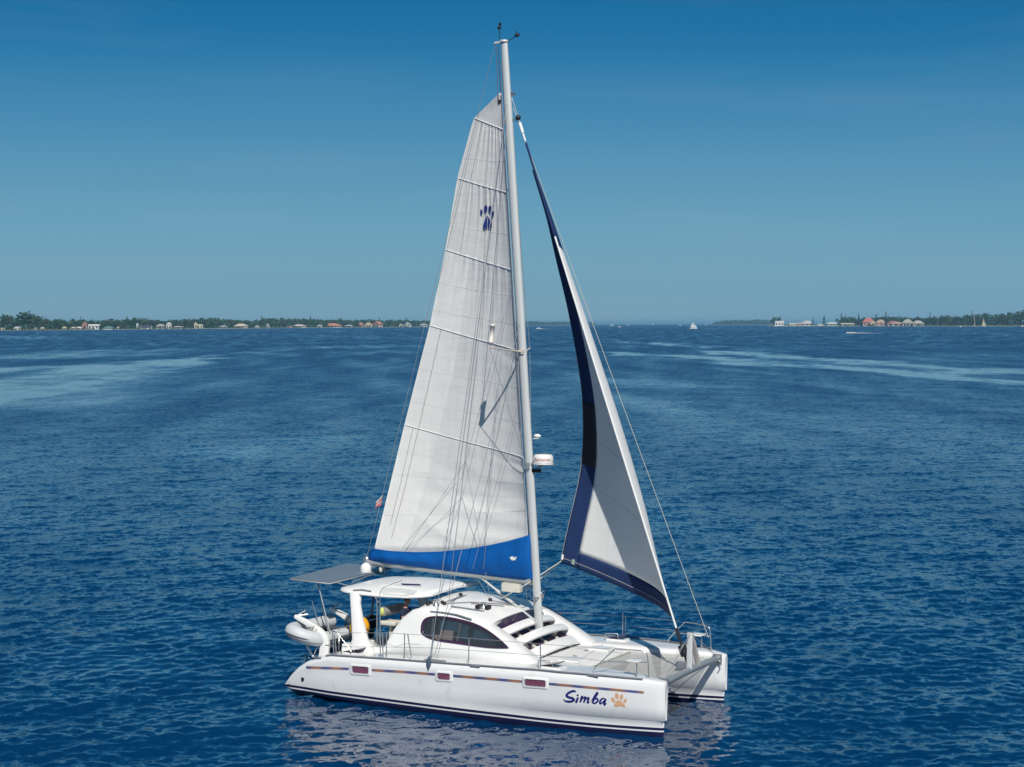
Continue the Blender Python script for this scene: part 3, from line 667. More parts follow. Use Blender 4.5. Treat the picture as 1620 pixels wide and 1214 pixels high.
for u in np.linspace(0, 1, 20):
    x = 3.40+u*(5.80-3.40); wy = ip(x, [3.4, 4.3, 5.0, 5.8], [1.50, 1.60, 1.72, 1.86]); G.append([A(x, y*wy, 1.345-.05*math.sin(math.pi*u)*(1-y*y)) for y in np.linspace(-1, 1, 14)])
tr.grid(G); tramp = tr.build('trampoline', NET, boat)
q = MB()
for u in np.linspace(.02, .98, 34):
    x = 3.40+u*2.4; wy = ip(x, [3.4, 4.3, 5.0, 5.8], [1.50, 1.60, 1.72, 1.86])
    for s in (-1, 1): q.tube([A(x, s*wy, 1.345), A(x+.03, s*(wy+.09), 1.39)], .011, 4)
q.build_each('lacing', ROPE, tramp)
q = MB(); q.tube([A(3.42, -1.5, 1.37), A(3.42, 1.5, 1.37)], .02, 6); q.tube([A(4.6, -1.62, 1.33), A(4.6, 1.62, 1.33)], .006, 4); q.tube([A(3.5, 0, 1.345), A(5.8, 0, 1.345)], .006, 4); q.build_each('edge_rope', ROPE, tramp)

# ------------------------------------------------------------------ mast, boom, standing rigging
MF, MT = A(1.20, 0, 2.0), A(-.17, 0, 19.15)
mx_ = lambda z: MF[0]+(MT[0]-MF[0])*(z-MF[2])/(MT[2]-MF[2])
q = MB(); rg = []
for z in np.linspace(MF[2], MT[2], 30):
    k = 1 if z < 17 else 1-.16*(z-17)/2.1
    rg.append([A(mx_(z)+.128*k*math.cos(a), .085*k*math.sin(a), z) for a in np.linspace(0, 2*math.pi, 18, endpoint=False)])
q.loft(rg); mast = q.build('mast', ALU, boat)
q = MB(); q.box((1.2, 0, 1.99), (.46, .34, .05)); q.build('mast_step', ALUG, mast, bevel=.01)
q = MB(); q.tube([A(mx_(z)-.128, 0, z) for z in (3.2, 10, 18.6)], .016, 5); q.build('sail_track', RAILG, mast)
q = MB()
for z, dy in ((2.95, -.13), (3.0, .13)): q.lathe(A(mx_(z)+.02, dy, z), [(.07, -.06), (.06, 0), (.045, .03), (.045, .08), (.065, .11)], 14, R=np.array(Matrix.Rotation(math.radians(90 if dy < 0 else -90), 3, 'X')))
q.build_each('mast_winch', STEEL, mast)
q = MB(); q.tube([A(mx_(3.1)+.12, 0, 3.1), A(mx_(3.1)+.28, -.02, 3.2), A(mx_(2.9)+.15, -.02, 2.85)], .012, 5); q.build('mast_cleat', STEEL, mast)
# masthead: crane, wind sensor, light
T = MT
q = MB(); q.bar(T+A(.1, 0, .0), T+A(-.32, 0, -.02), .05, .06); q.lathe(T, [(.13, -.02), (.13, .03), (.05, .05)], 12); q.build('mast_crane', ALU, mast)
q = MB(); a = at(790.5, 62, 'y', 0); b = at(790, 44, 'y', 0); q.tube([a, b], .014, 5); q.ell(b, (.07, .05, .05), 8, 6); q.box(b+A(.02, 0, .09), (.06, .04, .1))
c = at(803, 66, 'y', 0); d = at(818, 56, 'y', 0); q.tube([c, d], .013, 5); q.ell(d, (.08, .06, .05), 8, 6); q.tube([d, d+A(-.02, 0, .12)], .02, 5); q.tube([d+A(-.09, 0, -.03), d+A(.09, 0, .03)], .016, 5); q.build_each('wind_sensor', BLACK, mast)
# spreaders, swept aft
ST = A(-.02, -1.22, 10.0)
SPT = {}
for s in (-1, 1):
    z0 = 10.08; c = A(mx_(z0), s*.08, z0); tip = at(775, 550, 'y', -1.25); tip = A(tip[0], s*1.25, tip[2]); SPT[s] = tip
    q = MB(); q.tube([c, tip], [.055, .035], 8, flat=.5); q.box(c, (.16, .10, .12)); sp_ = q.build('spreader', mat('spreader_tan', (.55, .50, .44), .5), mast)
    if s < 0:
        R = np.array(Matrix.Rotation(math.radians(6), 3, 'Y')); q = MB(); q.lathe(tip+A(.03, 0, .12), [(.06, 0), (.085, .01), (.085, .06), (.068, .065), (.068, .48), (.085, .485), (.085, .54), (.06, .55)], 14, R=R); q.tube([tip, tip+A(.02, 0, .12)], .02, 5); q.build('radar_reflector', REFL, sp_)
# radar dome with red lettering, small lights
z = 7.0; c = at(859.5, 734, 'y', -.02); 
q = MB(); q.lathe(c, [(.05, -.03), (.30, -.02), (.32, .0), (.285, .02), (.29, .06), (.295, .14), (.28, .22), (.24, .265), (.10, .28)], 28); rad = q.build('radar_dome', mat('radome', (.74, .73, .70), .4), mast)
q = MB(); q.lathe(c, [(.288, .018), (.2885, .028)], 28); q.build('radar_seam', LETTER, rad)
fc = bpy.data.curves.new('t', 'FONT'); fc.body = 'Raymarine'; fc.size = .115; fc.align_x = 'CENTER'; fo = bpy.data.objects.new('t', fc); COL.objects.link(fo)
bpy.context.view_layer.update(); me = fo.evaluated_get(bpy.context.evaluated_depsgraph_get()).to_mesh()
tv = [(v.co.x, v.co.y) for v in me.vertices]; tf = [list(p.vertices) for p in me.polygons]; fo.to_mesh_clear(); bpy.data.objects.remove(fo); bpy.data.curves.remove(fc)
q = MB(); a0 = math.radians(-72); q.add([c+A(.299*math.cos(a0+x/.30), .299*math.sin(a0+x/.30), .10+y) for x, y in tv], tf, 0, False); q.build('radar_lettering', RED, rad)
q = MB(); q.bar(A(mx_(6.85)+.12, 0, 6.86), c+A(0, 0, -.05), .22, .05); q.bar(A(mx_(6.55)+.12, 0, 6.62), c+A(-.05, 0, -.06), .05, .05); q.box((mx_(6.75)-.03, -.11, 6.78), (.16, .04, .18)); q.build('radar_bracket', ALUG, mast)
q = MB(); p = at(848, 745, 'y', 0); q.box(p, (.3, .12, .11)); q.build('deck_light', BLACK, mast, bevel=.03)
q = MB(); p = at(850, 690, 'y', 0); q.ell(p, (.12, .07, .06), 10, 6); q.bar(p-A(.12, 0, .08), p+A(.05, 0, -.07), .06, .02); q.build('steaming_light', WHITE, mast)
q = MB(); 
for py in (148, 150, 300, 190): 
    p = at(ip(py, [66, 997], [797, 853])+(9 if py < 200 else -4), py, 'y', 0); q.box(p, (.16, .05, .07))
q.build_each('mast_fitting', STEEL, mast)
# boom, out to port
GN = A(mx_(3.4)-.17, 0, 3.42); BE = at(581, 888, 'y', .95)
q = MB(); n_ = 14; rg = []
for i in range(n_+1):
    p = GN+(BE-GN)*i/n_; rg.append([p+A(0, .075*math.cos(a), .115*math.sin(a)) for a in np.linspace(0, 2*math.pi, 14, endpoint=False)])
q.loft(rg); boom = q.build('boom', mat('boom_grey', (.36, .39, .40), .45, metal=.1), boat)
q = MB(); q.ell(BE+A(-.03, 0, .02), (.12, .1, .16), 10, 8); q.tube([BE+A(.02, -.05, -.12), BE+A(.1, -.08, -.2), BE+A(.22, -.06, -.16), BE+A(.16, -.04, -.06)], .018, 5); q.build('boom_end_fitting', STEEL, boom)
q = MB(); b1 = BE+(GN-BE)*.07; q.tube([b1+A(0, 0, -.1), ontop(612, 908, 0)], .014, 5); q.tube([b1+A(.1, 0, -.1), ontop(616, 907, 0)], .014, 5); q.tube([b1+A(.2, 0, -.1), ontop(604, 907, 0)], .014, 5); q.ell(b1+A(.1, 0, -.22), (.06, .05, .09), 8, 6); q.build('mainsheet', ROPE, boom)
q = MB(); v0 = GN+(BE-GN)*.29+A(0, 0, -.08); v1 = A(mx_(2.25)-.13, 0, 2.28); q.tube([v0, v1], .035, 8); q.tube([v0+(v1-v0)*.3, v0+(v1-v0)*.62], .05, 8); q.build('boom_vang', ALU, boom)
q = MB(); c0 = GN+(BE-GN)*.10+A(0, -.06, -.2); 
q.loft([[c0+A(dx, dy, dz) for dx, dy in ((-.32, -.12), (.28, -.12), (.28, .12), (-.32, .12))] for dz in (-.16, .08)]); q.build('line_bag', CREAM, boom, bevel=.03)
# shrouds, diamonds, stays
def line(name, segs, r=.008, m=WIRE, parent=mast):
    q = MB()
    for s in segs: q.tube(s, r, 5)
    return q.build_each(name, m, parent)
for s in (-1, 1):
    cpz = A(-.70, s*2.98, 1.5)
    line('shroud', [[A(mx_(17.3), s*.09, 17.3), cpz]], .010)
    line('shroud', [[A(mx_(10.9), s*.09, 10.9), cpz+A(.12, 0, 0)]], .009)
    line('diamond_stay', [[A(mx_(17.0), s*.08, 17.0), SPT[s], A(mx_(6.6), s*.10, 6.6)]], .008)
    line('turnbuckle', [[cpz, cpz+(A(mx_(17.3), s*.09, 17.3)-cpz)*.045]], .02, STEEL)
TL0, TL1 = T+A(-.3, 0, -.04), BE+A(-.02, 0, .12)
line('topping_lift', [[TL0, TL1]], .007)
FB, FT = A(5.80, 0, 1.48), A(mx_(17.5)+.14, 0, 17.5)
line('forestay', [[FB, FT]], .012, STEEL)
line('halyard', [[T+A(-.28, 0, -.03), A(mx_(17.35)-.32, 0, 17.45)], [T+A(-.22, .03, -.03), A(mx_(17.35)-.25, .03, 17.5)], [T+A(-.2, 0, -.05), A(mx_(14)-.19, -.02, 14), A(mx_(8)-.19, -.03, 8)]], .010, ROPED)
line('spinnaker_halyard', [[A(mx_(17.2)+.16, 0, 17.2), at(1121, 1009, 'y', 2.3)], [at(1110, 985, 'y', 2.3), at(1121, 1008, 'y', 2.3)]], .010, ROPE)
line('lazy_jack', [[A(mx_(12.2)-.1, -.1, 12.2), at(737, 730, 'y', -.1), at(641, 872, 'y', .55)], [at(737, 730, 'y', -.1), at(700, 868, 'y', .3)], [at(737, 730, 'y', -.1), at(760, 862, 'y', .05)], [at(722, 764, 'y', .05), at(636, 868, 'y', .6)]], .006, WIRE)
line('inner_line', [[at(793, 560, 'y', -.3), at(765, 900, 'y', -.25)], [at(762, 500, 'y', -.3), at(712, 925, 'y', -.6), at(706, 955, 'y', -.9)], [at(820, 640, 'y', -.2), at(748, 900, 'y', -.2)], [at(768, 905, 'y', 0), at(776, 951, 'y', 0)], [at(757, 918, 'y', 0), at(776, 950, 'y', .1)]], .006, WIRE)

# ------------------------------------------------------------------ mainsail
LUP = [(842, 892), (838, 850), (834, 725), (829, 555), (813, 428), (805, 305), (800, 206), (794.5, 147)]
LEP = [(588, 884), (593, 866), (640, 672), (680, 515), (705, 395), (724, 282), (750, 187), (790, 148)]
VK = [-.04, 0, .27, .50, .67, .82, .94, 1.0]
BVK = VK[2:7]
def luffp(py):
    lo, hi = 2.5, 18.5
    for _ in range(40):
        z = (lo+hi)/2; p = A(mx_(z)-.19, 0, z)-CB; y = H0/2-FPX*(p @ U_)/(p @ D_)
        lo, hi = (z, hi) if y > py else (lo, z)
    return A(mx_(z)-.19, 0, z)
def vert_hit(px, py, base, th):
    """hit of the pixel ray with the vertical plane through base, swung th to port of straight aft"""
    C, v = ray(px, py); n = A(math.sin(th), math.cos(th), 0); return C+v*(((base-C) @ n)/(v @ n))
THB = math.atan2(BE[1], GN[0]-BE[0])
def pchip(v, xs, ys): return np.interp(v, xs, ys)
def smooth_tab(tab):
    xs = np.array(VK); ys = np.array(tab, float)
    vv = np.linspace(xs[0], xs[-1], 400); yy = np.interp(vv, xs, ys); k = np.ones(5)/5
    ys2 = np.convolve(np.pad(yy, 2, mode='reflect', reflect_type='odd'), k, 'valid'); return lambda v: float(np.interp(v, vv, ys2))
lX, lY = smooth_tab([p[0] for p in LEP]), smooth_tab([p[1] for p in LEP]); uY = smooth_tab([p[1] for p in LUP])
def main_pt(v, u, off=0.0, side=False):
    a = luffp(uY(v)); th = THB+.12*max(v, 0)+.06*math.sin(math.pi*min(1, max(0, v))); b = vert_hit(lX(v), lY(v), a, th)
    ch = b-a; c = np.linalg.norm(ch[:2]); nrm_ = A(ch[1], -ch[0], 0)/(c+1e-9)
    nrm_ = nrm_ if nrm_[1] > 0 else -nrm_
    prof = (u**.62)*(1-u)*2.35; k = .085*min(1, max(.25, (v+.04)*6))
    # soft scallops between the battens and creases near the foot
    j = np.searchsorted(VK, v); s0, s1 = VK[max(0, j-1)], VK[min(len(VK)-1, j)]; f = (v-s0)/(s1-s0+1e-9)
    scal = .05*math.sin(math.pi*f)*math.sin(math.pi*min(1, u*1.1))*min(1, c/3)
    w1 = max(0, 1-v/.25)*math.sin(math.pi*u**.55); ang = (v*60-4.2*u*(1-1.5*v))
    cre = (.055*abs(math.sin(.5*ang+1.2*math.sin(5*u)))**.5+.018*math.sin(1.7*ang-3*u))*w1 if v > 0 else 0
    cre += .03*math.exp(-((v-.235-.05*u)/.012)**2)*max(0, 1-u/.45)+.02*math.exp(-((v-.47-.06*u)/.010)**2)*max(0, 1-u/.5)
    pl = (.0075*math.sin(u*(44+18*v)+2.5*math.sin(11*v))+.004*math.sin(u*97+5*v))*(f**.7)*(1.25 if v > .5 else .55)*math.sin(math.pi*u)**.6
    p = a+ch*u+nrm_*(c*prof*k+scal+cre+pl-off); p[2] -= .06*c/5*math.sin(math.pi*u)*(1 if v < .9 else .4)
    return p
UU = np.linspace(0, 1, 49); VV = np.linspace(-.04, 1, 230)
KS = 68; UB = lambda v: ip(v, [0, .27, .5, .62, .67, .75], [.80, .745, .69, .66, .65, .70])    # inner edge of the paler band along the leech
def uw_(j, v): b = UB(v); return b*j/KS if j <= KS else b+(1-b)*(j-KS)/(96-KS)
SG = np.array([[main_pt(v, uw_(j, v)) for j in range(97)] for v in VV])
msl = MB(); msl.grid(SG); MSB = msl.bvh()
msl.m = [1 if (i % 96 >= KS and VV[i//96] < .67) else 0 for i in range(len(msl.f))]
mainsail = msl.build('mainsail', [SAIL, SAILL], boat, solid=.006)
for k in BVK:
    q = MB(); q.tube([main_pt(k, u, .008) for u in np.linspace(.0, 1, 40)], .019, 6, flat=.5); q.build('batten', BATTEN, mainsail)
q = MB(); q.tube([main_pt(v, .997, .0) for v in np.linspace(0, .94, 60)], .02, 5); q.build('leech_tape', BATTEN, mainsail)
q = MB()
for u0, u1, va, vb in ((.90, .88, .02, .50), (.93, .93, .05, .27), (.80, .75, .67, .94), (.45, .5, .5, .94)): q.tube([main_pt(v, u0+(u1-u0)*(v-va)/(vb-va), .03) for v in np.linspace(va, vb, 20)], .006, 5)
q.build_each('reef_line', WIRE, mainsail)
q = MB(); SEAM = mat('seam_stitch', (.62, .63, .62), .8)
q0 = MB()
for k in (.09, .18, .345, .42, .555, .615, .74, .88): q0.tube([main_pt(k-.02*u, u, .004) for u in np.linspace(.01, .99, 40)], .0055, 4)
q0.build_each('panel_seam', SEAM, mainsail)
hd = main_pt(.985, .3); q.tube([main_pt(.985, .2), A(mx_(17.6)-.2, 0, 17.55)], .02, 5); q.box(hd, (.1, .03, .12)); q.build('headboard', BLACK, mainsail)
def onmesh(bv, px, py, off):
    C, v = ray(px, py); loc, n, i, d = bv.ray_cast(Vector(C), Vector(v)); n = np.array(n); n = n if n @ v < 0 else -n; return np.array(loc)+n*off
pm = MB()
for e in ((763, 335.5, 2.3, 4.2, -8), (770, 330, 2.4, 5.0, 2), (776.7, 330.5, 2.3, 4.8, 8), (781, 338.5, 2.2, 4.2, 16)): blob(pm, ellp(*e), lambda x, y, o: onmesh(MSB, x, y, o), .05)
blob(pm, [(772, 341), (773, 341.3), (772.2, 350), (772.2, 361.5), (769, 361.8), (766, 361.3), (765.6, 358), (768.5, 350)], lambda x, y, o: onmesh(MSB, x, y, o), .05)
blob(pm, [(773.8, 342), (777, 348), (780.2, 356.5), (779.4, 360.5), (776, 361.6), (773.3, 361), (773.3, 350)], lambda x, y, o: onmesh(MSB, x, y, o), .05)
pm.build('sail_emblem', EMBN, mainsail)
# blue stack-pack cover: two canvas sides rising from the boom
TOPP = [(590, 867.5), (620, 871), (660, 873), (700, 872), (740, 868), (775, 862.5), (805, 856), (830, 849), (841, 845)]
for s in (-1, 1):
    q = MB(); G = []
    for i, t in enumerate(np.linspace(0, 1, 40)):
        bt = BE+A(.08, 0, 0)+(GN+A(.10, 0, 0)-BE-A(.08, 0, 0))*t; px = 590+(841-590)*t; py = float(np.interp(px, [p[0] for p in TOPP], [p[1] for p in TOPP]))
        tp = vert_hit(px, py, GN, THB); row = []
        for w in np.linspace(0, 1, 12):
            p = bt+A(0, 0, .02)+(tp-bt-A(0, 0, .02))*w; bul = (.10+.11*math.sin(math.pi*min(1, w*1.15))*1.0+.04*w)*min(1, .5+t*4)*min(1, (1.02-t)*9+.25); fold = .018*math.sin(17*t*3+4*w)+.02*math.sin(29*t-3*w)
            p = p+A(0, s*(bul+fold*math.sin(math.pi*w)), 0); row.append(p)
        G.append(row)
    q.grid(G); q.build('sail_cover', COVER, boom, solid=.008)
    if s < 0:
        COVB = q.bvh(); lm = MB()
        blob(lm, [(806.5, 882.5), (811, 880.3), (815, 882), (818.5, 881), (816, 886.5), (810, 886.8)], lambda x, y, o: onmesh(COVB, x, y, o), .02); lm.build('maker_patch', BATTEN, boom)

# ------------------------------------------------------------------ jib on the furling forestay
stay = lambda z: FB+(FT-FB)*(z-FB[2])/(FT[2]-FB[2])
JL = [(886.5, 890), (888.5, 879), (900, 825), (914, 770), (922, 720), (923, 666), (921, 619), (910, 549), (896, 478.6), (877.5, 403.5), (865.7, 347), (847, 286), (827.5, 222)]
def jleech(py): 
    ys = [p[1] for p in JL][::-1]; xs_ = [p[0] for p in JL][::-1]; return float(np.interp(py, ys, xs_))
ZT, ZH = 2.46, 16.15
J0 = 5.05
def solve_leech(v):
    """leech point: on its pixel's ray, at the sail's own chord length from the luff, on the port side"""
    py = 890-(890-222)*v; px = jleech(py); lp = stay(ZT+(ZH-ZT)*v); c = J0*(1-v)**1.0*(1-.16*v*(1-v)*2)+.05
    C, d = ray(px, py); k = ((lp-C) @ d); P0 = C+d*k; h2 = c*c-((P0-lp) @ (P0-lp)); return lp, (C+d*(k+math.sqrt(max(0, h2))))
vt = np.linspace(0, 1, 60); LPT = np.array([solve_leech(v)[1] for v in vt])
for _ in range(6): LPT[1:-1] = (LPT[:-2]+LPT[1:-1]*2+LPT[2:])/4
def jib_pt(v, u, off=0.0):
    lp = stay(ZT+(ZH-ZT)*v); e = A(*[np.interp(v, vt, LPT[:, i]) for i in range(3)]); ch = e-lp; c = np.linalg.norm(ch)
    up = (FT-FB)/np.linalg.norm(FT-FB); n = np.cross(ch, up); n = n/np.linalg.norm(n); n = n if n[1]+.3*n[0] > 0 else -n
    dr, dp = .34, JD*(1-.35*v)*(.75+.25*min(1, v*5)); k = dp*(1-((u-dr)/dr)**2) if u < dr else dp*(1-((u-dr)/(1-dr))**2)
    p = lp+ch*u+n*(c*k-off); p[2] -= .10*math.sin(math.pi*u)*max(0, 1-v*6); return p
JD = .17
NU = np.linspace(0, 1, 41); NV = np.linspace(0, 1, 110)
wl = lambda v: min(1, (.52 if v < .70 else .52+(v-.70)*7)/max(.05, np.linalg.norm(np.array([np.interp(v, vt, LPT[:, i]) for i in range(3)])-stay(ZT+(ZH-ZT)*v))))
fv = lambda u: .034+.004*math.sin(math.pi*u)
body = MB(); body.grid([[jib_pt(fv(u*(1-wl(v)))+(1-fv(u*(1-wl(v))))*v, u*(1-wl(fv(u)+(1-fv(u))*v))) for u in NU] for v in NV]); jib = body.build('jib', SAILJ, boat, solid=.004)
q = MB(); q.grid([[jib_pt(v*.93, (1-wl(v*.93))+wl(v*.93)*u) for u in np.linspace(0, 1, 8)] for v in NV]); q.build('leech_strip', NAVY, jib, solid=.006)
q = MB(); q.grid([[jib_pt(fv(u)*w, u) for u in np.linspace(0, 1, 40)*(1-wl(0.02))] for w in np.linspace(0, 1, 6)]); q.build('foot_strip', NAVY, jib, solid=.006)
q = MB(); q.tube([stay(z)+A(-.0, -.0, 0) for z in np.linspace(ZT, ZT+(ZH-ZT)*.8, 20)], .030, 8); q.build('luff_foil', WHITE, jib)
q = MB(); q.tube([stay(z) for z in np.linspace(ZT+(ZH-ZT)*.8, ZH, 10)], .034, 8); q.build('luff_sleeve', NAVY, jib)
q = MB(); q.tube([jib_pt(.012, u, .008) for u in np.linspace(.02, 1, 40)], .007, 5); q.tube([jib_pt(v, 1-wl(v)*.02, .008) for v in np.linspace(.02, .5, 30)], .007, 5); q.build_each('seam_line', mat('seam_thread', (.42, .42, .38), .8), jib)
q = MB()
for k in (.14, .25, .36, .47, .58): q.tube([jib_pt(k+.05*u, u*(1-wl(k+.05*u)), .004) for u in np.linspace(.01, .99, 30)], .0055, 4)
q.build_each('panel_seam', SEAM, jib)
q = MB()
G = [[jib_pt(v, u, .010) for u in np.linspace(1-wl(v)*1.02, 1.0, 8)] for v in np.linspace(.235, .385, 12)]
q.grid(G); q.build('strip_overlap_dark', mat('black_patch', (.012, .012, .02), .6), jib, solid=.006)  # darkness of the doubled navy strip, put in as a black patch
q = MB(); p = jib_pt(.012, .99, .015); c1 = jib_pt(.02, .975, .012)
q.prism([jib_pt(v, u, .013) for v, u in ((.008, .985), (.020, .985), (.020, .998), (.008, .998))], (0, -.004, 0)); q.build('clew_patch', WHITE, jib)
q = MB(); q.prism([jib_pt(v, u, .013) for v, u in ((.006, .91), (.018, .91), (.018, .93), (.006, .93))], (0, -.004, 0)); q.build('corner_patch', mat('green_grey', (.25, .34, .28), .7), jib)
q = MB(); f0, f1 = stay(2.42), stay(1.55); q.tube([stay(2.45), stay(2.2)], [.03, .03], 8); q.tube([stay(2.0), stay(1.96), stay(1.74), stay(1.70)], [.10, .115, .115, .10], 14); q.tube([stay(2.2), stay(1.5)], .035, 8); q.tube([stay(2.45), stay(2.3), stay(2.05)], [.05, .055, .035], 8); q.build('furling_drum', BLACK, jib)
q = MB(); q.tube([stay(16.2), stay(16.45)], .03, 8); q.tube([stay(16.45), stay(16.75)], .05, 8); q.ell(stay(16.9), (.09, .08, .08), 8, 6, mi=1); q.build('furling_swivel', [WHITE, BLACK], jib)
cl = jib_pt(0.004, .995); 
line('jib_sheet', [[cl, at(832, 925, 'y', -.35), at(790, 949, 'y', -.2)], [cl, at(860, 912, 'y', .9), A(-.2, 1.2, 2.75)]], .016, ROPE, boat)

# ================================================================== things carried on the boat
# inflatable dinghy hanging athwartships from the davits, bow to starboard
dg = boat_thing('dinghy', 'grey inflatable dinghy with dark rub strakes hanging from the stern davits', 'dinghy', (-5.62, -.9, 1.32))
q = MB(); hw = .46; path = [A(-5.62+hw, .05, 1.52), A(-5.62+hw, -.2, 1.52), A(-5.62+hw, -1.45, 1.53), A(-5.62+hw*.93, -1.95, 1.57), A(-5.62+hw*.60, -2.28, 1.62), A(-5.62, -2.40, 1.64), A(-5.62-hw*.60, -2.28, 1.62), A(-5.62-hw*.93, -1.95, 1.57), A(-5.62-hw, -1.45, 1.53), A(-5.62-hw, -.2, 1.52), A(-5.62-hw, .05, 1.52)]
path = [p+A(0, 0, -.26*(p[0]+5.62)) for p in path]; pp = cr(path, 6); q.tube(pp, [.10]+[.215]*(len(pp)-2)+[.10], 16); tubes = q.build('inflatable_tube', RUBBER, dg)
ctr = A(-5.62, -.4, 1.5)
for dz, r in ((-.02, .022), (-.095, .016)):
    q = MB(); L = []
    for p in pp[3:-3]:
        d = p-A(-5.62, max(-1.5, p[1]), p[2]) if p[1] > -1.5 else p-A(-5.62, -1.5, p[2]); d = d/(np.linalg.norm(d)+1e-9); rr = math.sqrt(.215**2-dz*dz); L.append(p+d*rr+A(0, 0, dz))
    q.tube(L, r, 6); q.build('rub_strake', RUBBERD, tubes)
q = MB(); rg = []
for y, w, zk in ((.05, .42, 1.12), (-.6, .42, 1.12), (-1.4, .38, 1.14), (-1.9, .26, 1.22), (-2.22, .06, 1.42)): rg.append([A(-5.62-w, y, 1.44), A(-5.62-w*.75, y, zk+.14), A(-5.62, y, zk), A(-5.62+w*.75, y, zk+.14), A(-5.62+w, y, 1.44)])
q.loft(rg); q.build('hull', HULLD, dg)
q = MB(); q.tube([A(-5.3, -2.05, 1.78), A(-5.3, -2.2, 1.84), A(-5.42, -2.36, 1.78)], .015, 5); q.box((-5.62, -.7, 1.60), (.78, .25, .04)); q.build('thwart', RUBBERD, dg)
# boat fender pole and swim ladder at the stern step
q = MB(); a, b = at(485, 1021, 'y', -1.9), at(496, 1040, 'y', -1.9); q.tube([a, b], .035, 8); q.build('boarding_handle', WHITE, boat)
q = MB(); q.tube([at(481, 1047, 'y', -1.9), at(484, 1034, 'y', -1.9), at(489, 1042, 'y', -1.9)], .02, 6); q.tube([at(482, 1050, 'y', -1.7), at(482.5, 1043, 'y', -1.7)], .02, 6); q.build('swim_ladder', STEEL, boat)

# outboard engine stowed upright on the port rail
c = at(587.5, 992, 'y', 1.55)
ob = boat_thing('outboard_motor', 'black outboard motor stowed upright on the rail beyond the yellow rescue float', 'outboard motor', tuple(c-A(0, 0, .5)))
q = MB(); q.loft([[c+A(x*w, y*d, z) for x, y in ((-1, -.7), (-.7, -1), (.7, -1), (1, -.7), (1, .7), (.7, 1), (-.7, 1), (-1, .7))] for w, d, z in ((.12, .10, -.03), (.20, .15, .03), (.21, .16, .22), (.19, .14, .34), (.10, .08, .38))]); q.build('cowling', BLACK, ob, sub=1)
q = MB(); q.loft([[c+A(x*w, y*d, z) for x, y in ((-1, -1), (1, -1), (1, 1), (-1, 1))] for w, d, z in ((.10, .07, -.02), (.07, .05, -.4), (.10, .05, -.46), (.06, .03, -.62))]); q.build('leg', BLACK, ob, bevel=.01)
q = MB(); q.tube([c+A(0, 0, .3), c+A(.06, 0, .85), c+A(.08, 0, 1.0)], [.035, .03, .05], 8); q.build('tiller_handle', BLACK, ob)
q = MB(); 
for k in range(3): q.bar(c+A(-.08, 0, -.52), c+A(-.1, .13*math.cos(2.1*k), -.52+.13*math.sin(2.1*k)), .07, .012)
q.build('propeller', BLACK, ob)
# yellow rescue float on the stern rail, half hidden by the roof pillar
c = at(568.5, 995, 'y', -1.45)
yf = boat_thing('rescue_float', 'bright yellow horseshoe rescue float behind the roof pillar of the catamaran', 'lifebuoy', tuple(c-A(0, 0, .36)))
q = MB(); arc = [c+A(.21*math.cos(t), .02*math.sin(3*t), .04+.24*math.sin(t)) for t in np.linspace(math.radians(-50), math.radians(230), 24)]; q.tube(arc, [.08]+[.145]*22+[.08], 12, flat=.75); q.build('float', YELLOW, yf)
q = MB(); 
for k in (4, 12, 19): q.tube([arc[k]+A(.148*math.cos(t)*(1 if k != 12 else 0), .115*math.sin(t), .148*math.cos(t)*(0 if k != 12 else 1)) for t in np.linspace(0, 2*math.pi, 14)], .012, 5)
q.tube([arc[2], c+A(0, 0, -.36), arc[-3]], .012, 5); q.build('strap', RUBBERD, yf)

# helmsman: stands at the wheel behind the cabin, face hidden by the hard top from here
hx = at(650, 962, 'y', -1.45); fx, fy, fz = hx[0]-.22, -1.42, 1.06
pe = boat_thing('person', 'person in a dark navy shirt standing at the helm under the hard top', 'person', (fx, fy, fz))
def skin(name, nodes, edges, m, parent, lev=2):
    me = bpy.data.meshes.new(name); b = BASE[parent.name]; me.from_pydata([tuple(np.array(n[0])-b) for n in nodes], edges, []); me.materials.append(m)
    o = bpy.data.objects.new(name, me); COL.objects.link(o); o.parent = parent
    k = o.modifiers.new('skin', 'SKIN'); k.use_smooth_shade = True
    for i, n in enumerate(nodes): me.skin_vertices[0].data[i].radius = (n[1], n[2] if len(n) > 2 else n[1]); me.skin_vertices[0].data[i].use_root = (i == 0)
    s = o.modifiers.new('sub', 'SUBSURF'); s.levels = lev; s.render_levels = lev; return o
P_ = lambda x, y, z: (fx+x, fy+y, fz+z)
nodes = [(P_(0, 0, .92), .15, .11), (P_(.01, 0, 1.12), .14, .10), (P_(.02, 0, 1.34), .17, .11), (P_(.02, 0, 1.47), .08, .07), (P_(.04, 0, 1.56), .055), (P_(.07, 0, 1.63), .085, .075), (P_(.075, 0, 1.72), .095, .08), (P_(.07, 0, 1.79), .06)]
edges = [(0, 1), (1, 2), (2, 3), (3, 4), (4, 5), (5, 6), (6, 7)]
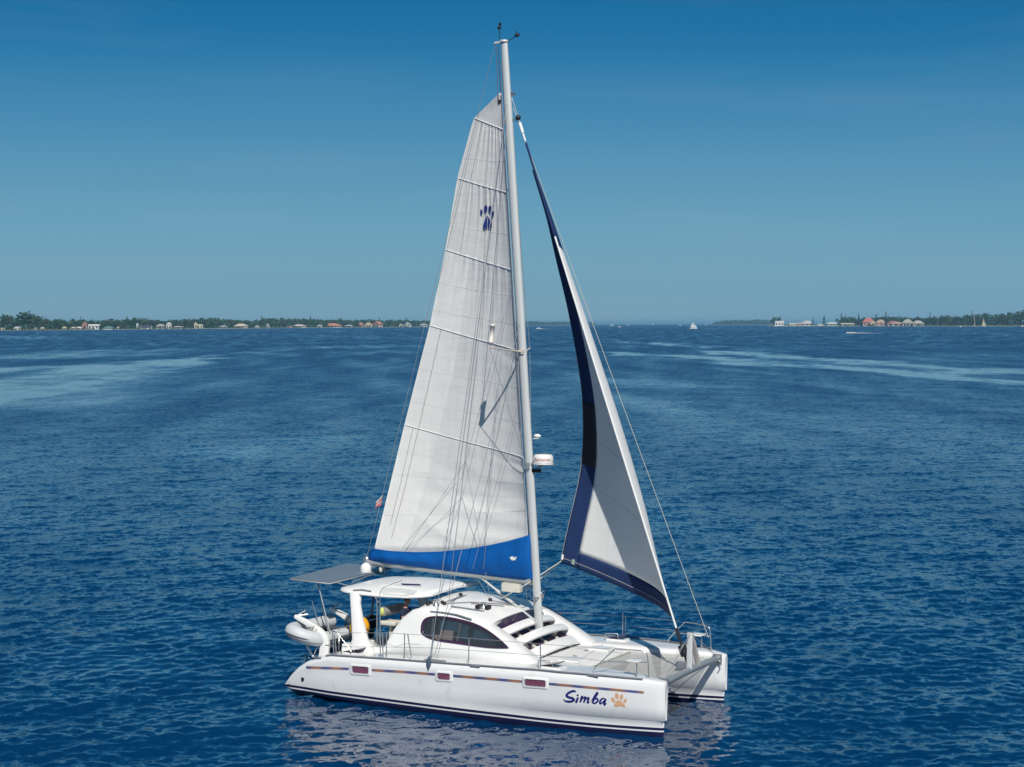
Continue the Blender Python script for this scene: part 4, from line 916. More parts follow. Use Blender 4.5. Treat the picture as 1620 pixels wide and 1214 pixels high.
for s in (-1, 1):
    o = len(nodes); nodes += [(P_(.02, s*.20, 1.41), .062), (P_(.10, s*.25, 1.17), .046), (P_(.32, s*.20, 1.20), .034), (P_(.40, s*.19, 1.225), .03, .02)]; edges += [(2, o), (o, o+1), (o+1, o+2), (o+2, o+3)]
    for k in range(4): nodes += [(P_(.45, s*(.15+.022*k), 1.245-.004*k), .011), (P_(.475-.004*k, s*(.15+.022*k), 1.215), .009)]; edges += [(o+3, len(nodes)-2), (len(nodes)-2, len(nodes)-1)]
    nodes += [(P_(.43, s*.13, 1.20), .011)]; edges += [(o+3, len(nodes)-1)]
    o = len(nodes); nodes += [(P_(0, s*.10, .86), .095), (P_(.03, s*.11, .48), .062), (P_(-.01, s*.12, .09), .042), (P_(.13, s*.13, .035), .035)]; edges += [(0, o), (o, o+1), (o+1, o+2), (o+2, o+3)]
skin('body', nodes, edges, SKIN, pe)
nodes = [(P_(0, 0, .94), .165, .125), (P_(.01, 0, 1.12), .155, .115), (P_(.02, 0, 1.34), .195, .135), (P_(.02, 0, 1.46), .13, .10), (P_(.03, 0, 1.52), .072)]; edges = [(0, 1), (1, 2), (2, 3), (3, 4)]
for s in (-1, 1): o = len(nodes); nodes += [(P_(.02, s*.205, 1.41), .086), (P_(.07, s*.24, 1.26), .066)]; edges += [(2, o), (o, o+1)]
skin('shirt', nodes, edges, SHIRT, pe)
nodes = [(P_(0, 0, .90), .165, .125), (P_(0, s*0, .86), .15, .12)]; edges = [(0, 1)]
for s in (-1, 1): o = len(nodes); nodes += [(P_(0, s*.10, .82), .112), (P_(.03, s*.11, .52), .09)]; edges += [(1, o), (o, o+1)]
skin('shorts', nodes, edges, SHORTS, pe)
q = MB(); q.ell(P_(.055, 0, 1.745), (.10, .088, .085), 14, 8); q.build('hair', HAIR, pe)
q = MB(); q.ell(P_(.165, 0, 1.69), (.022, .016, .03), 8, 6); 
for s in (-1, 1): q.ell(P_(.065, s*.088, 1.69), (.025, .012, .035), 8, 6)
q.build('nose_and_ears', SKIN, pe)
q = MB()
for s in (-1, 1): q.ell(P_(.148, s*.035, 1.715), (.012, .014, .010), 8, 6)
q.ell(P_(.152, 0, 1.645), (.01, .025, .007), 8, 6); q.build('eyes_and_mouth', HAIR, pe)

# flag on the topping lift
f0 = TL0+(TL1-TL0)*.868; 
fl = boat_thing('flag', 'small red and white flag fluttering on the topping lift behind the mainsail', 'flag', tuple(f0))
q = MB(); G = []; dirv = (TL1-TL0)/np.linalg.norm(TL1-TL0)
for u in np.linspace(0, 1, 12):
    row = []
    for w in np.linspace(0, 1, 8): row.append(f0+dirv*(w*.46)*(1-.25*u)+A(-.26*u, .08*math.sin(6*u+2*w)+.05*u, -.30*u*(1-.35*w)+.03*math.sin(7*u)))
    G.append(row)
G = np.array(G); q.grid(G[:, :3], 1); q.grid(G[:, 2:5], 0); q.grid(G[:, 4:6], 1); q.grid(G[:, 5:], 0)
q.build('cloth', [FLAGR, FLAGW], fl, solid=.003)

# ================================================================== water
def build_water():
    c = CW[:2]; yaw0 = math.atan2(dw[1], dw[0]); hcam = CW[2]
    da = math.radians(23); an = np.concatenate([np.linspace(-math.pi, -da, 40)[:-1], np.linspace(-da, da, 960), np.linspace(da, math.pi, 40)[1:]])
    r1 = 1/np.linspace(1/30., 1/900., 740); r2 = np.geomspace(900, 45000, 60)[1:]; r0 = np.array([.5, 8, 18, 25.])
    rr = np.concatenate([r0, r1, r2]); na, nr = len(an), len(rr)
    Rr, Aa = np.meshgrid(rr, an, indexing='ij'); X = c[0]+Rr*np.cos(yaw0-Aa)/np.maximum(.3, np.where(abs(Aa) < .5, np.cos(Aa), 1)); Y = c[1]+Rr*np.sin(yaw0-Aa)/np.maximum(.3, np.where(abs(Aa) < .5, np.cos(Aa), 1))
    dr = np.gradient(rr)[:, None]*np.ones((1, na)); dens = (abs(Aa) < da+.01)
    # slicks and gust patches, laid out on the water in metres
    def poly(pts, w, soft):
        P = np.array([gpy(*p)[:2] for p in pts]); best = np.full(X.shape, 1e9)
        for i in range(len(P)-1):
            a, b = P[i], P[i+1]; ab = b-a; t = np.clip(((X-a[0])*ab[0]+(Y-a[1])*ab[1])/(ab @ ab), 0, 1); wd_ = w[i]+(w[i+1]-w[i])*t
            best = np.minimum(best, np.hypot(X-a[0]-t*ab[0], Y-a[1]-t*ab[1])/wd_)
        return np.clip((1+soft-best)/(2*soft), 0, 1)
    def nz(sx, sy, seed, oct_=4):
        r = np.random.RandomState(seed); out = np.zeros(X.shape); amp = 1; ct, st = math.cos(yaw0), math.sin(yaw0); Uf = (X*ct+Y*st)/sx; Vf = (-X*st+Y*ct)/sy
        for o in range(oct_):
            for k in range(5):
                a = r.uniform(0, 2*math.pi); f = (2**o)*r.uniform(.7, 1.4); out += amp*np.sin(f*(Uf*math.cos(a)+Vf*math.sin(a))*2*math.pi+r.uniform(0, 6.28))/3
            amp *= .6
        return out
    warp = nz(90, 60, 3)
    X0, Y0 = X.copy(), Y.copy(); X, Y = X0+warp*3*np.clip(Rr/300, .1, 3), Y0+nz(80, 70, 9)*3*np.clip(Rr/300, .1, 3)
    S = np.zeros(X.shape)
    def put(pts, w, soft, k):
        nonlocal S; S = np.maximum(S, k*poly(pts, w, soft))
    put([(-160, 640), (40, 610), (150, 592), (250, 574), (330, 566)], [24, 16, 14, 12, 4], .45, 1.0)
    put([(-100, 590), (60, 582), (200, 577), (300, 568)], [15, 11, 8, 5], .5, .75)
    put([(60, 566), (180, 556), (300, 553)], [22, 26, 12], .6, .55)
    put([(330, 566), (430, 556), (520, 549)], [4, 6, 5], .8, .5)
    put([(0, 532), (60, 536), (140, 535)], [30, 24, 12], .8, .5)
    put([(560, 552), (640, 548), (720, 552)], [10, 20, 14], .8, .4)
    put([(940, 556), (1060, 563), (1200, 574), (1330, 583), (1480, 594), (1640, 609)], [6, 8, 10, 7, 5, 4], .40, 1.0)
    put([(1130, 556), (1220, 563), (1340, 572), (1450, 580), (1540, 588)], [7, 9, 10, 6, 4], .42, .95)
    put([(960, 540), (1060, 545), (1120, 551)], [9, 9, 5], .5, .75)
    put([(1530, 590), (1600, 586), (1700, 590)], [10, 14, 14], .5, .9)
    put([(980, 600), (1080, 610), (1110, 612)], [9, 10, 5], .9, .45)
    put([(1000, 630), (1120, 680), (1200, 700)], [10, 7, 6], .9, .35)
    put([(1280, 660), (1400, 690), (1500, 720)], [10, 6, 7], .9, .30)
    put([(330, 720), (420, 700), (520, 692)], [6, 5, 2.5], .9, .5)
    put([(470, 1150), (760, 1180), (1060, 1195)], [3.2, 3.6, 3.0], .7, .50)
    put([(448, 1088), (330, 1070), (150, 1040)], [.9, 1.3, 1.6], .8, .8)
    put([(520, 1040), (400, 1012), (250, 985)], [.8, 1.2, 1.5], .8, .55)
    put([(1100, 520), (1300, 523), (1640, 530)], [20, 14, 14], .9, .35)
    put([(300, 532), (460, 530), (640, 536)], [30, 24, 24], .9, .3)
    X, Y = X0, Y0
    gust = nz(160, 45, 21)*.20+nz(45, 16, 22)*.16+nz(14, 7, 23)*.07
    S = np.clip(S*np.clip(.98+.26*nz(26, 11, 24), .6, 1.15)+np.clip(gust, -.35, .40), -.45, 1)
    # waves: many short crests around the wind direction, faded out where the sheet is too coarse for them
    Z = np.zeros(X.shape); r = np.random.RandomState(11); wdir = yaw0+math.radians(200)
    loc = np.maximum(dr, Rr*2*da/960); 
    i1 = int(np.searchsorted(rr, 400.)); j0, j1 = 39, 39+960; Xn, Yn, ln_ = X[:i1, j0:j1], Y[:i1, j0:j1], loc[:i1, j0:j1]
    for k in range(110):
        lam = math.exp(r.uniform(math.log(.28), math.log(1.15))) if k < 76 else math.exp(r.uniform(math.log(1.5), math.log(8)))
        a = wdir+r.normal(0, 1.0 if k < 76 else .5); kx = 2*math.pi/lam; amp = .0036*lam if k < 76 else .0012*lam; ph = r.uniform(0, 6.28)
        i2 = max(2, int(np.searchsorted(ln_[:, 0], lam/2.5))); fade = np.clip((lam/ln_[:i2]-2.5)/2.5, 0, 1)
        q = np.sin(kx*(Xn[:i2]*math.cos(a)+Yn[:i2]*math.sin(a))+ph); Z[:i2, j0:j1] += amp*fade*(q-.3*q*q)
    Z = Z*(1-.45*S)+.035
    # gentle wake spreading astern of the hulls
    me = bpy.data.meshes.new('water'); n = na*nr
    co = np.stack([X, Y, Z], -1).reshape(-1, 3).astype(np.float32)
    I = (np.arange(nr-1)[:, None]*na+np.arange(na-1)[None, :]).ravel(); F = np.stack([I, I+na, I+na+1, I+1], -1)
    me.vertices.add(n); me.vertices.foreach_set('co', co.ravel()); nf = len(F)
    me.loops.add(nf*4); me.loops.foreach_set('vertex_index', F.ravel().astype(np.int32)); me.polygons.add(nf)
    me.polygons.foreach_set('loop_start', np.arange(0, nf*4, 4, dtype=np.int32)); me.polygons.foreach_set('loop_total', np.full(nf, 4, np.int32))
    me.polygons.foreach_set('use_smooth', np.ones(nf, bool)); me.update(calc_edges=True)
    CH = (1-(1-SLICK_MIN)*S)*np.interp(Rr, [30, 60, 140, 400, 1500], [.75, .95, 1.3, 1.5, 1.5])
    RG = np.interp(Rr, [30, 60, 120, 250, 600, 2000], [.06, .10, .16, .23, .28, .30])*(1-.90*np.clip(S, -.5, 1))
    a2_ = me.attributes.new('rough', 'FLOAT', 'POINT'); a2_.data.foreach_set('value', RG.ravel().astype(np.float32))
    at_ = me.attributes.new('chop', 'FLOAT', 'POINT'); at_.data.foreach_set('value', CH.ravel().astype(np.float32))
    o = bpy.data.objects.new('water', me); COL.objects.link(o); tag(o, 'deep blue rippled water with pale calm streaks', kind='structure')
    m = bpy.data.materials.new('sea_water'); m.use_nodes = True; nn = m.node_tree.nodes; l = m.node_tree.links; b = nn['Principled BSDF']
    b.inputs['Base Color'].default_value = (*WATER_COL, 1); b.inputs['Roughness'].default_value = .06; b.inputs['IOR'].default_value = 1.85
    ge = nn.new('ShaderNodeNewGeometry'); av = nn.new('ShaderNodeAttribute'); av.attribute_name = 'chop'; ar = nn.new('ShaderNodeAttribute'); ar.attribute_name = 'rough'; l.new(ar.outputs['Fac'], b.inputs['Roughness'])
    def noise(scale, rot, st, detail=2, dist=.0):
        mp = nn.new('ShaderNodeMapping'); mp.inputs['Rotation'].default_value = (0, 0, rot); mp.inputs['Scale'].default_value = st; l.new(ge.outputs['Position'], mp.inputs[0])
        z = nn.new('ShaderNodeTexNoise'); z.inputs['Scale'].default_value = scale; z.inputs['Detail'].default_value = detail; z.inputs['Roughness'].default_value = .55; z.inputs['Distortion'].default_value = dist; l.new(mp.outputs[0], z.inputs['Vector']); return z
    w = -wdir
    def mul(a, k):
        x = nn.new('ShaderNodeVectorMath'); x.operation = 'SCALE'; l.new(a, x.inputs[0])
        if hasattr(k, 'links'): l.new(k, x.inputs['Scale'])
        else: x.inputs['Scale'].default_value = k
        return x.outputs[0]
    def vadd(a, c_): x = nn.new('ShaderNodeVectorMath'); l.new(a, x.inputs[0]); l.new(c_, x.inputs[1]); return x.outputs[0]
    tot = None
    for sc_, rot, st_, k in ((.30, w+.15, (1, .8, 1), CHOP[0]), (1.0, w, (1, .85, 1), CHOP[1]), (2.5, w+.3, (1, .9, 1), CHOP[2]), (7.0, w-.35, (1, .9, 1), CHOP[3])):
        z = noise(sc_, rot, st_, 2, .3); x = nn.new('ShaderNodeVectorMath'); x.operation = 'SUBTRACT'; l.new(z.outputs['Color'], x.inputs[0]); x.inputs[1].default_value = (.5, .5, .5)
        y = nn.new('ShaderNodeVectorMath'); y.operation = 'MULTIPLY'; l.new(x.outputs[0], y.inputs[0]); y.inputs[1].default_value = (k, k, 0); tot = y.outputs[0] if tot is None else vadd(tot, y.outputs[0])
    nrm_ = nn.new('ShaderNodeVectorMath'); nrm_.operation = 'NORMALIZE'; l.new(vadd(ge.outputs['Normal'], mul(tot, av.outputs['Fac'])), nrm_.inputs[0])
    l.new(nrm_.outputs[0], b.inputs['Normal'])
    me.materials.append(m); return o
WATER_COL = (0.0000, 0.031, 0.100); SLICK_MIN = .04; CHOP = (.18, .36, .55, .45)
build_water()

# ================================================================== far shores
DL = lambda px: ip(px, [-60, 0, 200, 420, 650, 760], [3200, 3400, 4200, 5200, 6800, 7600])
DRr = lambda px: ip(px, [1120, 1220, 1380, 1500, 1700], [7500, 6200, 5600, 5200, 4800])
TOPL = ([-40, 0, 10, 18, 28, 36, 44, 52, 60, 72, 84, 100, 120, 130, 150, 165, 180, 200, 212, 225, 240, 260, 280, 295, 310, 325, 345, 365, 380, 410, 420, 440, 460, 480, 500, 520, 545, 560, 580, 600, 640, 690, 760],
        [498, 498, 495, 496, 499, 494, 492, 493, 497, 502, 503, 503, 502, 504, 505, 504, 503, 502, 501, 500, 503, 505, 504, 502, 503, 501, 501, 504, 505, 505, 502, 501, 502, 502, 503, 504, 504, 505, 504, 505, 505, 507, 508])
TOPR = ([1325, 1340, 1360, 1380, 1400, 1420, 1440, 1460, 1480, 1500, 1520, 1540, 1560, 1580, 1600, 1620, 1680], [501, 500, 501, 500, 499, 499, 501, 500, 499, 498, 498, 495, 494, 493, 491, 488, 486])
horiz = lambda px: 515.0-.003*(px-200)
def zpx(px, py, dist): return max(.5, CW[2]+(horiz(px)-py)*dist/FPX)
FOL = []
for i, c in enumerate(((.045, .085, .035), (.060, .10, .045), (.035, .07, .035), (.085, .115, .055), (.075, .085, .05))): FOL.append(mat('foliage_%s' % 'abcde'[i], c, .85, var=.45, scale=.12, spec=.1))
BARK = mat('bark', (.12, .10, .08), .9)
GRASS = mat('shore_grass', (.16, .19, .07), .9, var=.4, scale=.02); SAND = mat('seawall', (.42, .40, .34), .9, var=.3, scale=.05)
# low land behind the water's edge
def land(name, cols, dfun, z=1.6, back=1500):
    q = MB(); n = len(cols); f = [gp(px, dfun(px), -.4) for px in cols]; t = [gp(px, dfun(px)+3, z*.7) for px in cols]; t2 = [gp(px, dfun(px)+60, z) for px in cols]; bk_ = [gp(px, dfun(px)+back, z+2) for px in cols]
    q.grid([f, t], 1); q.grid([t, t2, bk_], 0); o = q.build(name, [GRASS, SAND]); tag(o, None, kind='structure'); return o
land('shore', np.linspace(-120, 800, 60), DL); land('shore', np.linspace(1214, 1750, 40), DRr)
land('shore', np.linspace(815, 945, 12), lambda p: 14900, 1.5, 900); land('shore', np.linspace(1130, 1222, 12), lambda p: 13900, 1.5, 900)
def leaves(q, c, r, n, size, rs, mi=0):
    for _ in range(n):
        d = rs.normal(size=3); d /= np.linalg.norm(d); k = rs.uniform(.45, 1)**.5; p = c+d*r*k
        nrm_ = d*.6+rs.normal(size=3)*.6+A(0, 0, .3); nrm_ /= np.linalg.norm(nrm_); a = np.cross(nrm_, A(.3, .2, 1)); a /= np.linalg.norm(a); b = np.cross(nrm_, a); s = size*rs.uniform(.6, 1.3)
        o = [p+(a*math.cos(t)+b*math.sin(t)*.8)*s*rs.uniform(.7, 1.2) for t in np.linspace(0, 2*math.pi, 5, endpoint=False)]; q.add(o, [[0, 1, 2, 3, 4]], mi, False)
def wood(name, label, cols, top, dfun, off, m, step=2.2, hk=.86):
    q = MB(); rs = np.random.RandomState(len(cols)+int(cols[0])+207)
    px = cols[0]
    while px < cols[-1]:
        d = dfun(px)+off+rs.uniform(0, 120); k = d/FPX; H = zpx(px, float(np.interp(px, *top)), d)*hk*rs.uniform(.82, 1.05); w = rs.uniform(7, 13)*k/1.5
        leaves(q, gp(px, d, H*.52), A(w, w, H*.50), 34, .30*w, rs); px += step*rs.uniform(.7, 1.3)
    o = q.build(name, m); tag(o, label, kind='stuff'); return o
wood('woodland', 'hazy wood of mixed trees along the left shore', np.linspace(-100, 780, 10), TOPL, DL, 160, FOL[0])
wood('woodland', 'hazy wood of mixed trees along the right shore', np.linspace(1330, 1740, 11), TOPR, DRr, 160, FOL[2])
wood('mangrove', 'low far mangrove strip at the horizon behind the jib', np.linspace(818, 938, 12), ([818, 930, 940], [509.5, 510.5, 512.5]), lambda p: 15000, 0, FOL[2], 1.2, 1.0)
wood('mangrove', 'low far mangrove strip at the left end of the right shore', np.linspace(1136, 1222, 13), ([1136, 1145, 1160, 1190, 1222], [510.5, 508.6, 507.4, 507, 507]), lambda p: 14000, 0, FOL[2], 1.2, 1.0)
def shrubs(label, cols, dfun, seed):
    q = MB(); rs = np.random.RandomState(seed)
    for px in np.arange(cols[0], cols[1], 1.1):
        if rs.uniform() < .42: continue
        d = dfun(px)+rs.uniform(4, 26); k = d/FPX; h = rs.uniform(1.0, 3.2)*k; leaves(q, gp(px+rs.uniform(-.5, .5), d, h*.5+.8), A(1.6*k, 1.6*k, h*.55), 16, .75*k, rs)
    tag(q.build('shrubbery', FOL[1]), label, kind='stuff')
shrubs('low green shrubs along the water edge of the left shore', (-60, 700), DL, 5)
shrubs('low green shrubs along the water edge of the right shore', (1330, 1700), DRr, 6)
# single trees, copies of a few kinds
def tree_mesh(kind, seed):
    rs = np.random.RandomState(seed); q = MB()
    if kind == 'round':
        q.tube([A(0, 0, 0), A(.02, 0, .3), A(.03, .02, .5)], [.03, .024, .015], 6, 1)
        for k in range(5): a = rs.uniform(0, 6.28); q.tube([A(.02, 0, .28), A(.18*math.cos(a), .18*math.sin(a), .55)], [.015, .006], 5, 1)
        for k in range(8): a = rs.uniform(0, 6.28); rr = rs.uniform(.1, .30); leaves(q, A(rr*math.cos(a), rr*math.sin(a), rs.uniform(.42, .80)), A(.17, .17, .14)*rs.uniform(.8, 1.25), 24, .06, rs)
    elif kind == 'tall':
        q.tube([A(0, 0, 0), A(.0, 0, .9)], [.022, .006], 6, 1)
        for k in range(9): z = .25+.09*k; leaves(q, A(rs.normal()*.02, rs.normal()*.02, z), A(.16, .16, .09)*(1.15-.09*k), 18, .05, rs)
    elif kind == 'palm':
        q.tube([A(0, 0, 0), A(.03, 0, .45), A(.05, 0, .86)], [.018, .013, .011], 6, 1)
        for k in range(16):
            a = 2*math.pi*k/16; L = [A(.05, 0, .86)+A(math.cos(a), math.sin(a), 0)*.22*t+A(0, 0, .10*t-.22*t*t*(1+.6*(k % 2))) for t in np.linspace(0, 1, 6)]; s = A(-math.sin(a), math.cos(a), -.2)*.03; q.grid([[p-s for p in L], L, [p+s for p in L]])
    return q
TRMESH = {}
def get_tree(kind, var, fol):
    k = (kind, var, fol)
    if k not in TRMESH:
        q = tree_mesh(kind, 31+var*7+len(kind)); me_o = q.build(kind+'_tree', [FOL[fol], BARK]); TRMESH[k] = me_o; return me_o, True
    return TRMESH[k], False
def put_tree(name, kind, var, fol, px, ytop, dist, wpx, label, group=None, cat='tree'):
    src, new = get_tree(kind, var, fol); o = src if new else src.copy()
    if not new: COL.objects.link(o)
    o.name = name; k = dist/FPX; H = zpx(px, ytop, dist)-1.2; o.location = gp(px, dist, 1.2); o.rotation_euler = (0, 0, rnd.uniform(0, 6.28)); w = wpx*k/.85
    o.scale = (w, w, H/.97); tag(o, label, cat, group); return o
rs = np.random.RandomState(3)
for i, px in enumerate(np.arange(-20, 690, 9.5)):
    p = px+rs.uniform(-3, 3); d = DL(p)+rs.uniform(70, 150); y = float(np.interp(p, *TOPL))+abs(rs.normal())*2.2
    put_tree('broadleaf_tree', 'round', i % 3, (0, 1, 3, 0, 4, 2)[i % 6], p, y, d, rs.uniform(13, 21), 'green broadleaf tree in the tree line along the left shore', 'trees along the left shore')
for i, px in enumerate(np.arange(1336, 1650, 9.0)):
    p = px+rs.uniform(-3, 3); d = DRr(p)+rs.uniform(70, 150); y = float(np.interp(p, *TOPR))+abs(rs.normal())*2.0
    put_tree('broadleaf_tree', 'round', i % 3, (2, 0, 2, 4, 1)[i % 5], p, y, d, rs.uniform(12, 19), 'dark green broadleaf tree in the tree line along the right shore', 'trees along the right shore')
put_tree('broadleaf_tree', 'round', 1, 2, 45, 491, DL(45)+40, 34, 'largest dome-shaped dark tree on the left shore, standing above the lawn')
put_tree('broadleaf_tree', 'round', 2, 2, 10, 495, DL(10)+40, 19, 'dark spreading tree at the far left end of the shore')
for px, y, w, lb in ((74, 502, 6, 'thin tall tree right of the large dome tree'), (202, 501, 7, 'narrow dark tree left of the white boathouse with the navy roof'), (129, 502, 6, 'narrow dark tree behind the house with a reddish gable'), (541, 503.5, 8, 'dark pointed tree just right of the long orange roof'), (415, 501, 7, 'tall pale tree beside the white cottage on the left shore'), (492, 501, 6, 'slim tree left of the long orange roof'), (601, 503, 5, 'slim tree above the two orange roofs'), (643, 504, 8, 'round dark tree above the white gabled house')):
    put_tree('slender_tree', 'tall', 0, 2, px, y, DL(px)+50, w, lb)
for px, y, w, lb in ((1331, 497, 8, 'tall pointed tree at the left end of the right shore wood'), (1337, 500, 7, 'shorter pointed tree right of the tallest one on the right shore'), (1358, 497.5, 10, 'bushy tree left of the red roofed house'), (1303, 501, 13, 'bushy dark tree between the grey roofed house and the pale pavilion'), (1286, 503, 7, 'small dark tree right of the grey roofed house'), (1401, 494.5, 10, 'bare wide tree above the pink house'), (1471, 495, 5, 'slim tree above the wood right of the beige twin roofs'), (1537, 493, 5, 'slim dark pine above the two moored sailboats'), (1386, 498, 9, 'dark tree right of the red roofed house')):
    put_tree('slender_tree', 'tall', 1, 2, px, y, DRr(px)+50, w, lb)
put_tree('broadleaf_tree', 'round', 0, 2, 1222, 501, DRr(1222)+45, 14, 'dark block of a tree behind the white house with dark openings')
put_tree('broadleaf_tree', 'round', 1, 2, 1232, 500.5, DRr(1232)+65, 12, 'dark tree directly above the white house with dark openings')

# houses
HM = {}
def hmat(c): 
    k = tuple(c)
    if k not in HM: HM[k] = mat('plaster_%d' % len(HM), tuple(.80*x for x in c), .8, var=.08, scale=.3)
    return HM[k]
PANE = mat('dark_pane', (.03, .035, .045), .2, spec=.6)
def house(name, label, cat, x0, x1, yt, yb, dist, wall, roof, kind='hip', wf=.55, nw=3):
    k = dist/FPX; w = (x1-x0)*k; pc = (x0+x1)/2; base = gp(pc, dist, 1.0); ex = np.array([rw[0], rw[1], 0]); ex /= np.linalg.norm(ex); ey = A(-ex[1], ex[0], 0)
    H = (yb-yt)*k; hw_ = H*wf; dp = max(8, min(16, w*.7)); L = lambda x, y, z: base+ex*x+ey*y+A(0, 0, z)
    t = world_thing(name, label, cat, base)
    q = MB(); q.loft([[L(-w/2, 0, z), L(w/2, 0, z), L(w/2, dp, z), L(-w/2, dp, z)] for z in (-.6, hw_)], True, True, 0, False); wl_ = q.build('wall', hmat(wall), t)
    q = MB(); o = .06*w+.3
    if kind == 'hip': q.loft([[L(-w/2-o, -o, hw_+.02), L(w/2+o, -o, hw_+.02), L(w/2+o, dp+o, hw_+.02), L(-w/2-o, dp+o, hw_+.02)], [L(-w*.18, dp*.4, H), L(w*.18, dp*.4, H), L(w*.18, dp*.6, H), L(-w*.18, dp*.6, H)]], True, True, 0, False)
    elif kind == 'gable': q.prism([L(-w/2-o, -o, hw_+.02), L(w/2+o, -o, hw_+.02), L(0, -o, H)], ey*(dp+2*o))
    elif kind == 'side': q.prism([L(-w/2-o, -o, hw_+.02), L(-w/2-o, dp/2, H), L(-w/2-o, dp+o, hw_+.02)], ex*(w+2*o))
    else: q.loft([[L(-w/2-.3, -.3, z), L(w/2+.3, -.3, z), L(w/2+.3, dp+.3, z), L(-w/2-.3, dp+.3, z)] for z in (hw_+.02, H)], True, True, 0, False)
    q.build('roof', hmat(roof), t)
    for i in range(nw):
        q = MB(); xc = -w/2+w*(i+.5)/nw; ww_ = w/nw*.45; q.prism([L(xc-ww_/2, -.08, hw_*.25), L(xc+ww_/2, -.08, hw_*.25), L(xc+ww_/2, -.08, hw_*.72), L(xc-ww_/2, -.08, hw_*.72)], ey*.06); q.build('window', PANE, wl_)
    return t
Wt, Cr, Yl, Pk, Or, Rd, Gy, Nv, Tl = (.80, .79, .76), (.72, .66, .50), (.68, .58, .30), (.62, .42, .36), (.52, .22, .11), (.42, .13, .10), (.42, .43, .44), (.05, .05, .10), (.14, .26, .24)
HL = [('house', 'low pale shed at the far left end of the shore', 'house', 0, 9, 518.5, 522.5, Cr, Gy, 'flat', .8, 2), ('house', 'white beach pavilion with a peaked roof left of the lawn', 'pavilion', 23, 30, 517, 522.5, Wt, Wt, 'gable', .5, 1), ('house', 'small pinkish hut left of the large dome tree', 'hut', 26, 34, 511, 517, Pk, Gy, 'gable', .6, 1),
 ('house', 'tiny white cottage just right of the large dome tree', 'cottage', 55, 59, 512, 516, Wt, Gy, 'gable', .6, 1), ('house', 'small cream cottage behind the lawn', 'cottage', 65, 71, 513, 517, Cr, Cr, 'hip', .6, 1), ('beach_hut', 'pale yellow hut at the water edge of the lawn', 'hut', 100, 106, 518, 523, Yl, Cr, 'gable', .6, 1), ('beach_hut', 'wide cream hut right of the pale yellow hut', 'hut', 113, 121, 517.5, 521.5, Cr, Cr, 'hip', .6, 1), ('beach_hut', 'second cream hut beside the wide one at the lawn end', 'hut', 122, 130, 517, 521.5, Cr, Wt, 'hip', .6, 1),
 ('house', 'tall house with a reddish brown gable on the left shore', 'house', 131, 138.5, 507, 519, (.50, .28, .20), (.4, .2, .15), 'gable', .7, 1), ('house', 'white two-storey house beside the reddish gable', 'house', 140, 157, 507, 515, Wt, Wt, 'side', .7, 3), ('house', 'small cream house right of the white two-storey house', 'house', 186, 189, 512, 516, Cr, Cr, 'gable', .6, 1), ('house', 'narrow white house at the left of the white boathouse', 'house', 217, 219.5, 511, 520, Wt, Wt, 'flat', .9, 1),
 ('boathouse', 'long white boathouse with a dark navy roof', 'boathouse', 219.5, 237, 513.5, 520, Wt, Nv, 'side', .5, 4), ('house', 'pale house peeping over the navy roofed boathouse', 'house', 235, 241, 508.5, 514, Cr, Cr, 'hip', .6, 2), ('house', 'pinkish house among trees right of the boathouse', 'house', 248, 261, 511.5, 519, (.55, .46, .42), Gy, 'hip', .6, 3), ('house', 'white tower-like house with an arched front', 'house', 264, 272, 508, 518, Wt, Wt, 'gable', .7, 2), ('house', 'greyish low house left of the cream turret', 'house', 274, 290, 515, 519, Gy, (.55, .5, .48), 'hip', .6, 3),
 ('house', 'cream turret with a pointed roof', 'tower', 308, 313, 508.5, 518, Cr, Cr, 'gable', .7, 1), ('house', 'cream flat roofed house attached to the turret', 'house', 313, 321.5, 512.5, 519, Cr, Cr, 'flat', .85, 2), ('house', 'grey white cottage in the middle of the left shore', 'cottage', 348, 360, 514.5, 519, Wt, Gy, 'hip', .5, 2), ('house', 'wide cream house with a low pyramid roof', 'house', 371, 392, 512, 519, Cr, (.62, .52, .42), 'hip', .45, 4), ('house', 'white cottage by the tall pale tree', 'cottage', 404, 411, 514, 518, Wt, Wt, 'gable', .6, 1), ('house', 'pale narrow house behind the white cottage', 'house', 421, 427, 509, 516, (.5, .52, .5), Gy, 'gable', .6, 1),
 ('house', 'cream bungalow with a reddish left wing', 'house', 462, 485, 513, 518, Cr, (.66, .6, .52), 'hip', .5, 4), ('house', 'reddish low wing left of the cream bungalow', 'house', 454, 462, 515, 518, Pk, Or, 'hip', .5, 1), ('house', 'small white house at the left end of the long orange roof', 'house', 503, 510, 514, 518.5, Wt, Wt, 'gable', .6, 1), ('villa', 'long villa under an orange tiled roof', 'villa', 510, 541, 511.5, 518, Wt, Or, 'hip', .38, 5), ('house', 'grey low houses right of the orange villa', 'house', 546, 558, 514, 518, Gy, (.5, .5, .5), 'hip', .5, 2),
 ('villa', 'house with a dull red roof right of the orange villa', 'villa', 564, 576, 508.5, 516, Pk, (.45, .2, .16), 'hip', .45, 2), ('villa', 'yellow house between the red and orange roofs', 'villa', 578, 589, 510.5, 517.5, Yl, (.6, .45, .25), 'hip', .55, 2), ('villa', 'orange roofed house right of the yellow house', 'villa', 590, 606, 508.5, 517.5, Pk, Or, 'hip', .5, 3), ('house', 'yellowish small house left of the white gabled house', 'house', 632, 637, 511, 516, Yl, Cr, 'gable', .6, 1), ('house', 'white gabled house near the sail edge', 'house', 638, 651, 509, 516.5, Wt, (.5, .53, .52), 'gable', .5, 2), ('house', 'low white house closest to the sail edge', 'house', 664, 677, 510.5, 515.5, (.62, .62, .6), Gy, 'hip', .5, 2)]
for a in HL: house(a[0], a[1], a[2], a[3], a[4], a[5], a[6], DL((a[3]+a[4])/2)+30, a[7], a[8], a[9], a[10], a[11])
